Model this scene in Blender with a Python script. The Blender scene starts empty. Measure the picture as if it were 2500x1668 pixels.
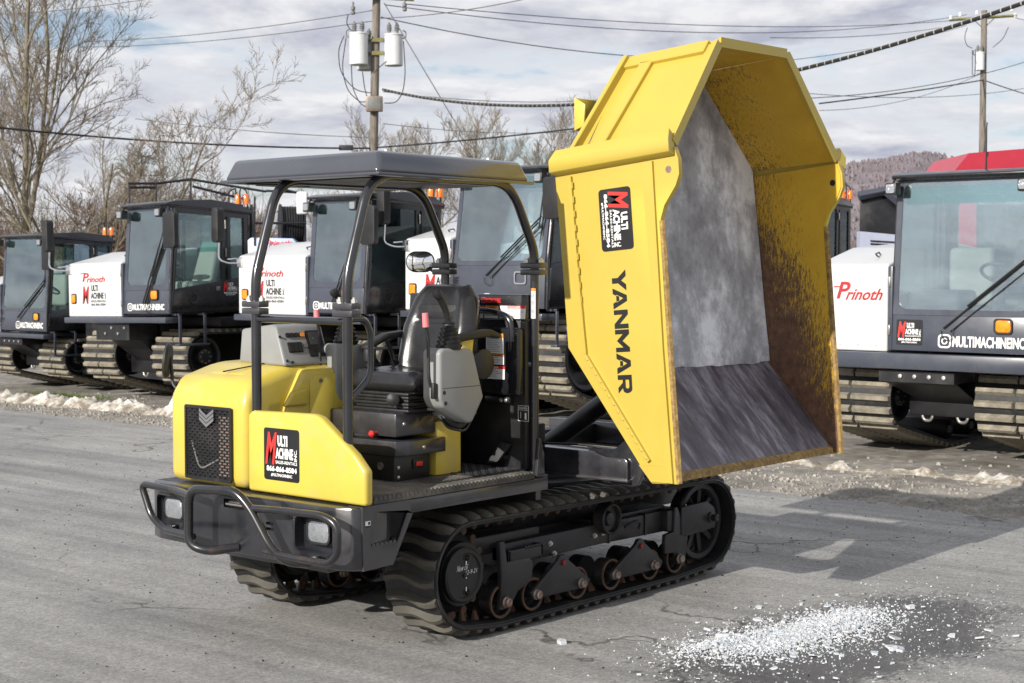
import bpy, bmesh, math, random
from mathutils import Vector, Matrix, noise
random.seed(7)
R = math.radians
scene = bpy.context.scene
col = scene.collection

# ------------------------------------------------------------------ camera, sky, sun, exposure
cam_d = bpy.data.cameras.new('camera'); cam = bpy.data.objects.new('camera', cam_d); col.objects.link(cam)
cam_d.lens = 54.99; cam_d.sensor_width = 36; cam_d.clip_start = 0.1; cam_d.clip_end = 4000
cam.location = (-6.579, -5.345, 1.94)
cam.rotation_euler = (R(90 - 2.758), 0, R(40.365 - 90))
cam_d.dof.use_dof = True; cam_d.dof.focus_distance = 8.6; cam_d.dof.aperture_fstop = 7.0
scene.camera = cam
SUN_EL, SUN_AZ = 23.0, R(180.9)          # the sun stands towards -x, low
SUN_DIR = Vector((math.cos(SUN_AZ) * math.cos(R(SUN_EL)), -math.sin(SUN_AZ) * math.cos(R(SUN_EL)), math.sin(R(SUN_EL))))

world = bpy.data.worlds.new('World'); scene.world = world; world.use_nodes = True
nt = world.node_tree; nt.nodes.clear()
def N(t, typ, **kw):
    n = t.nodes.new(typ)
    for k, v in kw.items(): setattr(n, k, v)
    return n
def mth(t, op, a, b=None, c=None, clamp=False):
    n = N(t, 'ShaderNodeMath', operation=op, use_clamp=clamp)
    for i, q in enumerate((a, b, c)):
        if q is None: continue
        if isinstance(q, (int, float)): n.inputs[i].default_value = q
        else: t.links.new(q, n.inputs[i])
    return n.outputs[0]
def ramp(t, fac, stops, interp='LINEAR'):
    n = N(t, 'ShaderNodeValToRGB'); n.color_ramp.interpolation = interp
    e = n.color_ramp.elements
    while len(e) < len(stops): e.new(0.5)
    for k, (p, c) in enumerate(stops):
        e[k].position = p
        e[k].color = (c, c, c, 1) if isinstance(c, (int, float)) else (*c, 1)
    t.links.new(fac, n.inputs[0]); return n.outputs[0]
def mixc(t, fac, a, b, mode='MIX'):
    n = N(t, 'ShaderNodeMix', data_type='RGBA', blend_type=mode)
    for idx, q in ((0, fac), (6, a), (7, b)):
        if isinstance(q, (int, float)): n.inputs[idx].default_value = q
        elif isinstance(q, tuple): n.inputs[idx].default_value = (*q, 1)
        else: t.links.new(q, n.inputs[idx])
    return n.outputs[2]
def noi(t, vec, scale, detail=4, rough=0.55, dist=0.0):
    n = N(t, 'ShaderNodeTexNoise'); n.inputs['Scale'].default_value = scale
    n.inputs['Detail'].default_value = detail; n.inputs['Roughness'].default_value = rough
    n.inputs['Distortion'].default_value = dist
    if vec is not None: t.links.new(vec, n.inputs['Vector'])
    return n.outputs['Fac']
def mapping(t, vec, scale=(1, 1, 1), loc=(0, 0, 0), rot=(0, 0, 0)):
    n = N(t, 'ShaderNodeMapping'); n.inputs['Scale'].default_value = scale
    n.inputs['Location'].default_value = loc; n.inputs['Rotation'].default_value = rot
    t.links.new(vec, n.inputs['Vector']); return n.outputs[0]

sky = N(nt, 'ShaderNodeTexSky', sky_type='NISHITA', sun_disc=False)
sky.sun_elevation = R(SUN_EL); sky.sun_rotation = R(-90); sky.altitude = 100; sky.air_density = 1.0; sky.dust_density = 1.2; sky.ozone_density = 1.5
tc = N(nt, 'ShaderNodeTexCoord')
sep = N(nt, 'ShaderNodeSeparateXYZ'); nt.links.new(tc.outputs['Generated'], sep.inputs[0])
den = mth(nt, 'ADD', mth(nt, 'MAXIMUM', sep.outputs[2], 0.0), 0.19)
comb = N(nt, 'ShaderNodeCombineXYZ')
nt.links.new(mth(nt, 'DIVIDE', sep.outputs[0], den), comb.inputs[0])
nt.links.new(mth(nt, 'DIVIDE', sep.outputs[1], den), comb.inputs[1])
cv = mapping(nt, comb.outputs[0], loc=(3.1, 1.7, 0), rot=(0, 0, 0.3))
cv_lit = mapping(nt, comb.outputs[0], loc=(3.1 - 0.10, 1.7 - 0.03, 0), rot=(0, 0, 0.3))      # sampled a step towards the sun: lit rims, grey bases
n_a = noi(nt, cv, 1.9, 10, 0.58, 0.2); n_b = noi(nt, cv_lit, 1.9, 10, 0.58, 0.2)
mask = ramp(nt, n_a, [(0.37, 0.0), (0.47, 0.85), (0.54, 1.0)], 'EASE')
lit = mth(nt, 'ADD', mth(nt, 'MULTIPLY', mth(nt, 'SUBTRACT', n_a, n_b), 5.0), 0.5, clamp=True)
shade = mixc(nt, lit, (4.1, 4.3, 5.2), (7.9, 7.9, 8.1))
thin = mixc(nt, ramp(nt, n_a, [(0.43, 1.0), (0.54, 0.0)]), shade, (7.5, 7.6, 7.9))
veil = mixc(nt, 0.30, mixc(nt, 1.0, sky.outputs[0], (1.0, 0.98, 1.05), 'MULTIPLY'), (5.6, 6.4, 7.4))
cl = mixc(nt, mask, veil, thin)
bg = N(nt, 'ShaderNodeBackground'); bg.inputs['Strength'].default_value = 0.1
nt.links.new(cl, bg.inputs[0])
wo = N(nt, 'ShaderNodeOutputWorld'); nt.links.new(bg.outputs[0], wo.inputs[0])

sun_d = bpy.data.lights.new('sun', 'SUN'); sun = bpy.data.objects.new('sun', sun_d); col.objects.link(sun)
sun_d.energy = 5.0; sun_d.angle = R(0.53); sun_d.color = (1.0, 0.95, 0.87)
sun.rotation_euler = (-SUN_DIR).to_track_quat('-Z', 'Y').to_euler()
sun.location = (-10, 0, 12)
vs = scene.view_settings
vs.view_transform = 'Standard'; vs.look = 'None'; vs.exposure = 0.17; vs.gamma = 1.0; vs.use_curve_mapping = False
scene.render.engine = 'CYCLES'
scene.render.resolution_x = 1024; scene.render.resolution_y = 683
scene.cycles.use_denoising = True
scene.cycles.max_bounces = 7; scene.cycles.transparent_max_bounces = 12

# ------------------------------------------------------------------ materials
def newmat(name):
    m = bpy.data.materials.new(name); m.use_nodes = True
    t = m.node_tree; b = t.nodes['Principled BSDF']
    tc = N(t, 'ShaderNodeTexCoord')
    return m, t, b, tc.outputs['Object']
def pmat(name, c, rough=0.5, metal=0.0, var=0.15, vs=5.0, dirt=None, damt=0.3, ds=3.0, bump=0.0, bs=40.0, coat=0.0, spec=0.5, edge=None, eamt=0.0, stretch=(1, 1, 1)):
    m, t, b, ob = newmat(name)
    v = mapping(t, ob, scale=stretch) if stretch != (1, 1, 1) else ob
    n1 = noi(t, v, vs, 5, 0.6)
    lo = tuple(max(0, q * (1 - var)) for q in c); hi = tuple(min(1, q * (1 + var)) for q in c)
    colr = ramp(t, n1, [(0.3, lo), (0.7, hi)])
    rg = ramp(t, n1, [(0.3, max(0, rough - 0.06)), (0.7, min(1, rough + 0.08))])
    if dirt:
        n2 = noi(t, v, ds, 8, 0.68)
        k = ramp(t, n2, [(0.62 - damt * 0.4, 0.0), (0.8 - damt * 0.2, min(1, damt * 1.6))])
        colr = mixc(t, k, colr, dirt); rg = mixc(t, k, rg, (0.85, 0.85, 0.85))
    if edge:
        g = N(t, 'ShaderNodeNewGeometry')
        pt = ramp(t, mth(t, 'ADD', g.outputs['Pointiness'], mth(t, 'MULTIPLY', mth(t, 'SUBTRACT', n1, 0.5), 0.08)), [(0.53, 0.0), (0.6, eamt)])
        colr = mixc(t, pt, colr, edge)
    t.links.new(colr, b.inputs['Base Color']); t.links.new(rg, b.inputs['Roughness'])
    b.inputs['Metallic'].default_value = metal; b.inputs['Coat Weight'].default_value = coat
    b.inputs['Coat Roughness'].default_value = 0.15; b.inputs['Specular IOR Level'].default_value = spec
    if bump:
        bn = N(t, 'ShaderNodeBump'); bn.inputs['Strength'].default_value = bump; bn.inputs['Distance'].default_value = 0.01
        t.links.new(noi(t, ob, bs, 6, 0.6), bn.inputs['Height']); t.links.new(bn.outputs[0], b.inputs['Normal'])
    return m
M = {}
M['yellow'] = pmat('yellow_paint', (0.60, 0.465, 0.07), 0.36, var=0.09, vs=2.0, dirt=(0.42, 0.36, 0.22), damt=0.3, ds=5, bump=0.03, bs=3, coat=0.3)
M['bedyel'] = pmat('bed_yellow_paint', (0.66, 0.54, 0.072), 0.42, var=0.04, vs=2.0, dirt=(0.45, 0.35, 0.14), damt=0.12, ds=5, coat=0.15, edge=(0.25, 0.12, 0.04), eamt=0.4)
M['dark'] = pmat('charcoal_paint', (0.013, 0.014, 0.019), 0.33, var=0.25, vs=7, dirt=(0.11, 0.10, 0.085), damt=0.14, ds=6, coat=0.8, edge=(0.11, 0.10, 0.10), eamt=0.35)
M['tube'] = pmat('black_tube_paint', (0.011, 0.0115, 0.015), 0.22, var=0.2, vs=7, dirt=(0.10, 0.09, 0.08), damt=0.10, ds=9, coat=1.0)
M['roofpaint'] = pmat('glossy_canopy_paint_sky_sheen', (0.050, 0.053, 0.066), 0.22, var=0.08, vs=4, coat=1.0, dirt=(0.12, 0.11, 0.10), damt=0.08)  # base colour lifted to blue-grey, standing in for reflected sky
M['guard'] = pmat('worn_guard_tube', (0.011, 0.011, 0.013), 0.28, var=0.2, dirt=(0.20, 0.085, 0.03), damt=0.17, ds=6, coat=0.7)
M['black'] = pmat('black_steel', (0.012, 0.012, 0.014), 0.4, var=0.3, dirt=(0.07, 0.06, 0.05), damt=0.2, ds=5)
M['under'] = pmat('undercarriage_steel', (0.015, 0.015, 0.017), 0.42, var=0.3, vs=8, dirt=(0.12, 0.08, 0.055), damt=0.24, ds=7, bump=0.15, bs=60)
M['rust'] = pmat('rusty_steel', (0.10, 0.052, 0.030), 0.75, var=0.45, vs=14, dirt=(0.05, 0.03, 0.02), damt=0.4, ds=9, bump=0.3)
M['bolt'] = pmat('weathered_bolt', (0.27, 0.22, 0.19), 0.5, metal=0.6, var=0.3, vs=30, dirt=(0.22, 0.10, 0.06), damt=0.45, ds=25)
M['zinc'] = pmat('zinc_bolt', (0.55, 0.55, 0.53), 0.35, metal=0.85, var=0.15)
M['rubber'] = pmat('black_rubber', (0.012, 0.012, 0.013), 0.55, var=0.3, vs=6, dirt=(0.12, 0.11, 0.09), damt=0.2, ds=7, bump=0.25, bs=35)
M['lug'] = pmat('dusty_rubber_lug', (0.016, 0.016, 0.016), 0.62, var=0.35, vs=9, dirt=(0.12, 0.105, 0.08), damt=0.26, ds=9, bump=0.35, bs=40, edge=(0.17, 0.15, 0.11), eamt=0.3)
M['lug2'] = pmat('sandy_track_lug', (0.17, 0.152, 0.118), 0.85, var=0.5, vs=5, dirt=(0.38, 0.335, 0.255), damt=0.5, ds=7, bump=0.5, bs=25)
M['vinyl'] = pmat('black_vinyl', (0.018, 0.018, 0.02), 0.25, var=0.1, dirt=(0.09, 0.085, 0.08), damt=0.12, ds=6, bump=0.05, bs=120)
M['plast'] = pmat('black_plastic', (0.014, 0.014, 0.015), 0.5, var=0.2, dirt=(0.10, 0.09, 0.08), damt=0.15)
M['grey'] = pmat('grey_plastic', (0.25, 0.255, 0.25), 0.45, var=0.06, dirt=(0.3, 0.28, 0.25), damt=0.12, ds=4)
M['mat'] = pmat('ribbed_floor_mat', (0.07, 0.066, 0.06), 0.8, var=0.3, dirt=(0.26, 0.235, 0.20), damt=0.5, ds=3.5, bump=0.2)
M['check'] = pmat('checker_plate_steel', (0.05, 0.05, 0.055), 0.38, metal=0.3, var=0.25, dirt=(0.16, 0.14, 0.12), damt=0.25)
M['pink'] = pmat('faded_pink_grip', (0.72, 0.22, 0.24), 0.5, var=0.08)
M['darkred'] = pmat('dark_red_script', (0.40, 0.022, 0.022), 0.4, var=0.06)
M['dullred'] = pmat('dull_red_plug', (0.20, 0.012, 0.016), 0.4, var=0.1)
M['red'] = pmat('red_plastic', (0.62, 0.03, 0.025), 0.35, var=0.05)
M['white'] = pmat('white_vinyl', (0.78, 0.78, 0.77), 0.4, var=0.03)
M['ink'] = pmat('black_ink', (0.012, 0.012, 0.013), 0.4, var=0.1)
M['redink'] = pmat('red_ink', (0.66, 0.035, 0.03), 0.4, var=0.06)
M['orange'] = pmat('orange_print', (0.85, 0.28, 0.02), 0.45, var=0.05)
M['grid'] = pmat('grey_print', (0.42, 0.42, 0.42), 0.5, var=0.2, vs=80)
M['chrome'] = pmat('chrome', (0.8, 0.8, 0.8), 0.12, metal=1.0, var=0.04)
M['mirror'] = pmat('mirror_glass', (0.86, 0.88, 0.9), 0.02, metal=1.0, var=0.0)
M['lens'] = pmat('clear_lamp_lens', (0.42, 0.44, 0.47), 0.08, metal=0.6, var=0.15, vs=60, coat=1.0, bump=0.6, bs=45)
M['amber'] = pmat('amber_lens', (0.85, 0.27, 0.01), 0.15, var=0.2, vs=20, coat=0.8)
M['beacon'] = pmat('orange_beacon_lens', (0.95, 0.20, 0.01), 0.12, var=0.15, vs=15, coat=0.9)
M['cwhite'] = pmat('carrier_white_paint', (0.60, 0.605, 0.61), 0.35, var=0.03, dirt=(0.48, 0.44, 0.38), damt=0.12, ds=3, coat=0.3)
M['slate'] = pmat('slate_cab_paint', (0.050, 0.056, 0.075), 0.33, var=0.08, dirt=(0.13, 0.125, 0.12), damt=0.14, ds=3, coat=0.35)
M['cabblk'] = pmat('cab_black_paint', (0.012, 0.012, 0.015), 0.26, var=0.2, dirt=(0.07, 0.065, 0.06), damt=0.14, ds=3, coat=0.4)
M['dashgrey'] = pmat('cab_interior_grey', (0.085, 0.09, 0.095), 0.6, var=0.15)
M['beige'] = pmat('pale_seat_cover', (0.42, 0.45, 0.40), 0.7, var=0.1)
M['wood'] = pmat('weathered_pole_wood', (0.20, 0.172, 0.145), 0.9, var=0.4, vs=3, dirt=(0.07, 0.06, 0.045), damt=0.35, ds=2, bump=0.4, bs=14, stretch=(6, 6, 0.6))
M['mossw'] = pmat('mossy_crossarm_wood', (0.19, 0.18, 0.075), 0.9, var=0.35, vs=3)
M['tank'] = pmat('transformer_grey_paint', (0.66, 0.67, 0.68), 0.45, var=0.05, dirt=(0.40, 0.36, 0.32), damt=0.2, ds=2)
M['bush'] = pmat('grey_insulator', (0.16, 0.16, 0.15), 0.5, var=0.2)
M['cable'] = pmat('black_cable', (0.018, 0.018, 0.02), 0.6, var=0.1)
M['wire'] = pmat('weathered_wire', (0.10, 0.10, 0.11), 0.6, var=0.1)
M['bark'] = pmat('grey_brown_bark', (0.19, 0.165, 0.125), 0.95, var=0.4, vs=2.0, dirt=(0.115, 0.12, 0.035), damt=0.4, ds=1.3)
M['twig'] = pmat('bare_twig', (0.20, 0.165, 0.125), 0.95, var=0.35, vs=1.0)
M['redtwig'] = pmat('russet_twig', (0.165, 0.085, 0.055), 0.95, var=0.3, vs=0.8)
M['scrub'] = pmat('brown_scrub', (0.155, 0.11, 0.078), 0.95, var=0.35, vs=0.4)
M['redpaint'] = pmat('red_machine_paint', (0.42, 0.022, 0.045), 0.4, var=0.08, vs=2, dirt=(0.3, 0.1, 0.09), damt=0.15, coat=0.2)
M['silver'] = pmat('bluish_silver_paint', (0.38, 0.41, 0.52), 0.4, var=0.05)
M['hubblk'] = pmat('wheel_black', (0.009, 0.009, 0.010), 0.5, var=0.3, dirt=(0.045, 0.038, 0.03), damt=0.3, ds=5)
M['steel'] = pmat('bare_worn_steel', (0.30, 0.29, 0.28), 0.4, metal=0.7, var=0.25, dirt=(0.16, 0.09, 0.05), damt=0.3, ds=12)

def glassmat(name, tint, refl, rough=0.01):
    m, t, b, ob = newmat(name); t.nodes.remove(b)
    tr = N(t, 'ShaderNodeBsdfTransparent'); tr.inputs[0].default_value = (*tint, 1)
    gl = N(t, 'ShaderNodeBsdfGlossy'); gl.inputs['Roughness'].default_value = rough; gl.inputs[0].default_value = (0.86, 0.97, 1, 1)
    df = N(t, 'ShaderNodeBsdfDiffuse'); df.inputs[0].default_value = (0.30, 0.33, 0.36, 1)
    lw = N(t, 'ShaderNodeFresnel'); lw.inputs[0].default_value = 1.5
    f = mth(t, 'ADD', mth(t, 'MULTIPLY', lw.outputs[0], 1.2), refl, clamp=True)
    mx = N(t, 'ShaderNodeMixShader'); t.links.new(f, mx.inputs[0]); t.links.new(tr.outputs[0], mx.inputs[1]); t.links.new(gl.outputs[0], mx.inputs[2])
    dust = ramp(t, noi(t, ob, 3.0, 6, 0.65), [(0.35, 0.0), (0.75, 0.05)])
    mx2 = N(t, 'ShaderNodeMixShader'); t.links.new(dust, mx2.inputs[0]); t.links.new(mx.outputs[0], mx2.inputs[1]); t.links.new(df.outputs[0], mx2.inputs[2])
    t.links.new(mx2.outputs[0], t.nodes['Material Output'].inputs[0])
    return m
M['wglass'] = glassmat('windscreen_glass', (0.95, 0.985, 0.985), 0.24)
M['sglass'] = glassmat('side_window_glass', (0.88, 0.965, 0.955), 0.015)
M['visor'] = glassmat('teal_sun_strip', (0.30, 0.80, 0.76), 0.08)

# worn load-bed interior: yellow scraped to dark brown rust towards the floor side and the chute
def worn_mat():
    m, t, b, ob = newmat('scraped_bed_interior')
    sp = N(t, 'ShaderNodeSeparateXYZ'); t.links.new(ob, sp.inputs[0])
    fine_ = mth(t, 'ADD', mth(t, 'MULTIPLY', noi(t, mapping(t, ob, scale=(1, 2.2, 0.55)), 40, 8, 0.72, 0.2), 0.6), mth(t, 'MULTIPLY', noi(t, mapping(t, ob, scale=(1, 3.0, 0.8), rot=(0.5, 0, 0)), 95, 5, 0.7), 0.4))
    mid = noi(t, ob, 4.5, 6, 0.6, 0.5)
    # wear grows towards the floor (y) and the chute (low z)
    wy = mth(t, 'MULTIPLY', mth(t, 'ADD', sp.outputs[1], 0.56), 1.15)
    wz = mth(t, 'MULTIPLY', mth(t, 'SUBTRACT', 2.10, sp.outputs[2]), 0.62)
    up_ = mth(t, 'GREATER_THAN', sp.outputs[2], 2.56)
    w = mth(t, 'ADD', mth(t, 'ADD', mth(t, 'MULTIPLY', mth(t, 'ADD', wy, 0.0), mth(t, 'LESS_THAN', sp.outputs[2], 2.56)), mth(t, 'ADD', mth(t, 'MAXIMUM', wz, -0.14), mth(t, 'MULTIPLY', up_, mth(t, 'ADD', 0.20, mth(t, 'MULTIPLY', mth(t, 'ADD', sp.outputs[1], 0.40), 0.55))))), mth(t, 'MULTIPLY', mth(t, 'SUBTRACT', mid, 0.5), 0.7))
    k = ramp(t, mth(t, 'ADD', w, mth(t, 'MULTIPLY', mth(t, 'SUBTRACT', fine_, 0.5), 2.6)), [(0.20, 0.0), (0.46, 1.0)])
    yel = ramp(t, mid, [(0.3, (0.60, 0.35, 0.020)), (0.7, (0.74, 0.47, 0.035))])
    brn = ramp(t, noi(t, ob, 16, 6, 0.7), [(0.3, (0.075, 0.040, 0.026)), (0.55, (0.155, 0.080, 0.046)), (0.8, (0.25, 0.155, 0.10))])
    c = mixc(t, k, yel, brn)
    t.links.new(c, b.inputs['Base Color'])
    t.links.new(ramp(t, k, [(0, 0.45), (1, 0.6)]), b.inputs['Roughness'])
    bn = N(t, 'ShaderNodeBump'); bn.inputs['Strength'].default_value = 0.25; bn.inputs['Distance'].default_value = 0.006
    t.links.new(fine_, bn.inputs['Height']); t.links.new(bn.outputs[0], b.inputs['Normal'])
    return m
M['worn'] = worn_mat()
def liner_mat(name, a, bb, cc, sc, st, rough, metal):
    m, t, b, ob = newmat(name)
    v = mapping(t, ob, scale=st)
    n1 = noi(t, v, sc, 10, 0.66, 0.15); n2 = noi(t, v, sc * 6, 7, 0.75)
    s = mth(t, 'ADD', mth(t, 'MULTIPLY', n1, 0.75), mth(t, 'MULTIPLY', n2, 0.25))
    t.links.new(ramp(t, s, [(0.39, a), (0.5, bb), (0.61, cc)]), b.inputs['Base Color'])
    t.links.new(ramp(t, s, [(0.38, rough), (0.62, rough + 0.2)]), b.inputs['Roughness'])
    b.inputs['Metallic'].default_value = metal
    bn = N(t, 'ShaderNodeBump'); bn.inputs['Strength'].default_value = 0.2; bn.inputs['Distance'].default_value = 0.006
    t.links.new(s, bn.inputs['Height']); t.links.new(bn.outputs[0], b.inputs['Normal'])
    return m
M['liner'] = liner_mat('pale_scuffed_liner', (0.25, 0.25, 0.27), (0.42, 0.425, 0.45), (0.80, 0.81, 0.84), 3.0, (1, 1, 0.75), 0.5, 0.0)
M['chute'] = liner_mat('scraped_purple_brown_steel', (0.085, 0.076, 0.096), (0.15, 0.138, 0.168), (0.34, 0.325, 0.37), 4.0, (3.0, 0.7, 0.7), 0.34, 0.35)
M['rimedge'] = pmat('chipped_rim_edge', (0.34, 0.22, 0.07), 0.7, var=0.4, vs=40, dirt=(0.12, 0.07, 0.035), damt=0.55, ds=25)

# ------------------------------------------------------------------ mesh builder
TXT = {}
def text_mesh(s, bold):
    if (s, bold) not in TXT:
        cu = bpy.data.curves.new('lettering', 'FONT'); cu.body = s; cu.offset = bold; cu.resolution_u = 3
        ob = bpy.data.objects.new('lettering', cu); col.objects.link(ob)
        me = bpy.data.meshes.new_from_object(ob)
        vs_ = [(v.co.x, v.co.y) for v in me.vertices]; fs = [tuple(p.vertices) for p in me.polygons]
        bpy.data.objects.remove(ob); bpy.data.meshes.remove(me); bpy.data.curves.remove(cu)
        x0 = min(v[0] for v in vs_); x1 = max(v[0] for v in vs_); y0 = min(v[1] for v in vs_); y1 = max(v[1] for v in vs_)
        TXT[(s, bold)] = ([((a - x0) / (x1 - x0), (b - y0) / (y1 - y0)) for a, b in vs_], fs)
    return TXT[(s, bold)]

class MB:
    def __init__(s): s.v = []; s.f = []; s.m = []
    def add(s, vs_, fs, mi=0):
        o = len(s.v); s.v += [tuple(q) for q in vs_]
        for f in fs: s.f.append(tuple(o + i for i in f)); s.m.append(mi)
        return s
    def bm(s, bm, mi=0):
        bm.verts.index_update()
        s.add([v.co[:] for v in bm.verts], [[v.index for v in f.verts] for f in bm.faces], mi); bm.free(); return s
    def solid(s, vs_, fs, mi=0, bev=0.0, seg=2):
        if bev <= 0: return s.add(vs_, fs, mi)
        bm = bmesh.new(); bv = [bm.verts.new(q) for q in vs_]
        for f in fs: bm.faces.new([bv[i] for i in f])
        bmesh.ops.recalc_face_normals(bm, faces=bm.faces)
        bmesh.ops.bevel(bm, geom=list(bm.edges), offset=bev, segments=seg, affect='EDGES', profile=0.5, clamp_overlap=True)
        return s.bm(bm, mi)
    def box(s, x0, x1, y0, y1, z0, z1, mi=0, bev=0.0, seg=2):
        vs_ = [(x, y, z) for x in (x0, x1) for y in (y0, y1) for z in (z0, z1)]
        return s.solid(vs_, [(0, 1, 3, 2), (4, 6, 7, 5), (0, 4, 5, 1), (2, 3, 7, 6), (0, 2, 6, 4), (1, 5, 7, 3)], mi, bev, seg)
    def prism(s, poly, ax, a0, a1, mi=0, bev=0.0, seg=2):
        n = len(poly)
        def P(a, u, v): return {'x': (a, u, v), 'y': (u, a, v), 'z': (u, v, a)}[ax]
        vs_ = [P(a0, u, v) for u, v in poly] + [P(a1, u, v) for u, v in poly]
        fs = [tuple(range(n)), tuple(range(2 * n - 1, n - 1, -1))] + [(i, (i + 1) % n, n + (i + 1) % n, n + i) for i in range(n)]
        return s.solid(vs_, fs, mi, bev, seg)
    def loft(s, A, B, mi=0, bev=0.0, seg=2):            # two 3-D polygons of equal count
        n = len(A)
        fs = [tuple(range(n)), tuple(range(2 * n - 1, n - 1, -1))] + [(i, (i + 1) % n, n + (i + 1) % n, n + i) for i in range(n)]
        return s.solid(list(A) + list(B), fs, mi, bev, seg)
    def cyl(s, p0, p1, r0, r1=None, n=16, mi=0, cap=True):
        r1 = r0 if r1 is None else r1
        p0 = Vector(p0); p1 = Vector(p1); d = (p1 - p0).normalized(); q = d.to_track_quat('Z', 'Y')
        vs_ = []
        for p, r in ((p0, r0), (p1, r1)):
            for i in range(n):
                a = 2 * math.pi * i / n; vs_.append(p + q @ Vector((r * math.cos(a), r * math.sin(a), 0)))
        fs = [(i, (i + 1) % n, n + (i + 1) % n, n + i) for i in range(n)]
        if cap: fs += [tuple(range(n - 1, -1, -1)), tuple(range(n, 2 * n))]
        return s.add(vs_, fs, mi)
    def lathe(s, o, d, prof, n=20, mi=0, cap=True):               # prof: (r, h) along direction d from o
        o = Vector(o); q = Vector(d).normalized().to_track_quat('Z', 'Y'); vs_ = []; k = len(prof)
        for r, h in prof:
            for i in range(n):
                a = 2 * math.pi * i / n; vs_.append(o + q @ Vector((r * math.cos(a), r * math.sin(a), h)))
        fs = [(j * n + i, j * n + (i + 1) % n, (j + 1) * n + (i + 1) % n, (j + 1) * n + i) for j in range(k - 1) for i in range(n)]
        if cap and prof[0][0] > 1e-5: fs.append(tuple(range(n - 1, -1, -1)))
        if cap and prof[-1][0] > 1e-5: fs.append(tuple((k - 1) * n + i for i in range(n)))
        return s.add(vs_, fs, mi)
    def tube(s, pts, r, n=10, mi=0, fil=0.0, closed=False, r1=None, seg=5):
        P = [Vector(p) for p in pts]
        if fil > 0:
            Q = [] if closed else [P[0]]
            rng = range(len(P)) if closed else range(1, len(P) - 1)
            for i in rng:
                a, b, c = P[i - 1], P[i], P[(i + 1) % len(P)]
                d0 = a - b; d1 = c - b; f = min(fil, d0.length * 0.48, d1.length * 0.48)
                A = b + d0.normalized() * f; C = b + d1.normalized() * f
                for k in range(seg + 1):
                    u = k / seg; Q.append(A * (1 - u) ** 2 + b * 2 * u * (1 - u) + C * u * u)
            if not closed: Q.append(P[-1])
            P = Q
        m = len(P); vs_ = []; up = None
        for i in range(m):
            a = P[i - 1] if (i > 0 or closed) else P[i]; c = P[(i + 1) % m] if (i < m - 1 or closed) else P[i]
            t = (c - a).normalized()
            if up is None:
                up = Vector((0, 0, 1)) if abs(t.z) < 0.9 else Vector((1, 0, 0))
            sd = t.cross(up).normalized(); up = sd.cross(t).normalized()
            rr = r if r1 is None else r + (r1 - r) * i / max(1, m - 1)
            for k in range(n):
                an = 2 * math.pi * k / n; vs_.append(P[i] + sd * (rr * math.cos(an)) + up * (rr * math.sin(an)))
        fs = []
        for i in range(m if closed else m - 1):
            j = (i + 1) % m
            for k in range(n): fs.append((i * n + k, i * n + (k + 1) % n, j * n + (k + 1) % n, j * n + k))
        if not closed: fs += [tuple(range(n - 1, -1, -1)), tuple((m - 1) * n + k for k in range(n))]
        return s.add(vs_, fs, mi)
    def ring(s, o, u, v, outer, inner, th, mi=0):       # plate with a hole: outlines of equal count in the (u,v) plane
        o = Vector(o); u = Vector(u).normalized(); v = Vector(v).normalized(); w = u.cross(v)
        n = len(outer); vs_ = []
        for c in (0, th):
            for L in (outer, inner):
                for a, b in L: vs_.append(o + u * a + v * b + w * c)
        fs = []
        for i in range(n):
            j = (i + 1) % n
            fs += [(i, j, n + j, n + i), (2 * n + i, 3 * n + i, 3 * n + j, 2 * n + j), (i, 2 * n + i, 2 * n + j, j), (n + i, n + j, 3 * n + j, 3 * n + i)]
        return s.add(vs_, fs, mi)
    def poly(s, o, u, v, pts, th, mi=0):
        o = Vector(o); u = Vector(u).normalized(); v = Vector(v).normalized(); w = u.cross(v)
        return s.loft([o + u * a + v * b for a, b in pts], [o + u * a + v * b + w * th for a, b in pts], mi)
    def text(s, t, o, u, v, x, y, w, h, mi=0, bold=0.0, shear=0.0, lift=0.002):
        vs_, fs = text_mesh(t, bold)
        o = Vector(o); u = Vector(u).normalized(); v = Vector(v).normalized(); nn = u.cross(v)
        return s.add([o + u * (x + a * w + shear * b * h) + v * (y + b * h) + nn * lift for a, b in vs_], fs, mi)
    def rect(s, o, u, v, x, y, w, h, mi=0, lift=0.001):
        o = Vector(o); u = Vector(u).normalized(); v = Vector(v).normalized(); nn = u.cross(v)
        return s.add([o + u * a + v * b + nn * lift for a, b in ((x, y), (x + w, y), (x + w, y + h), (x, y + h))], [(0, 1, 2, 3)], mi)
    def xf(s, Mx): s.v = [tuple(Mx @ Vector(q)) for q in s.v]; return s
    def mesh(s, name, mats, ang=32):
        me = bpy.data.meshes.new(name); me.from_pydata(s.v, [], s.f)
        if not isinstance(mats, (list, tuple)): mats = [mats]
        for q in mats: me.materials.append(M[q] if isinstance(q, str) else q)
        if len(mats) > 1: me.polygons.foreach_set('material_index', s.m)
        me.polygons.foreach_set('use_smooth', [True] * len(s.f))
        me.update(); me.validate()
        bm = bmesh.new(); bm.from_mesh(me); bmesh.ops.recalc_face_normals(bm, faces=bm.faces); bm.to_mesh(me); bm.free()
        me.set_sharp_from_angle(angle=R(ang))
        return me
    def build(s, name, mats, parent=None, label=None, cat=None, group=None, kind=None, ang=32):
        return link(name, s.mesh(name, mats, ang), parent, label, cat, group, kind)
def link(name, data, parent=None, label=None, cat=None, group=None, kind=None):
    o = bpy.data.objects.new(name, data); col.objects.link(o)
    if parent: o.parent = parent
    return tag(o, label, cat, group, kind)
def tag(o, label=None, cat=None, group=None, kind=None):
    for k, v in (('label', label), ('category', cat), ('group', group), ('kind', kind)):
        if v: o[k] = v
    return o
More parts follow.
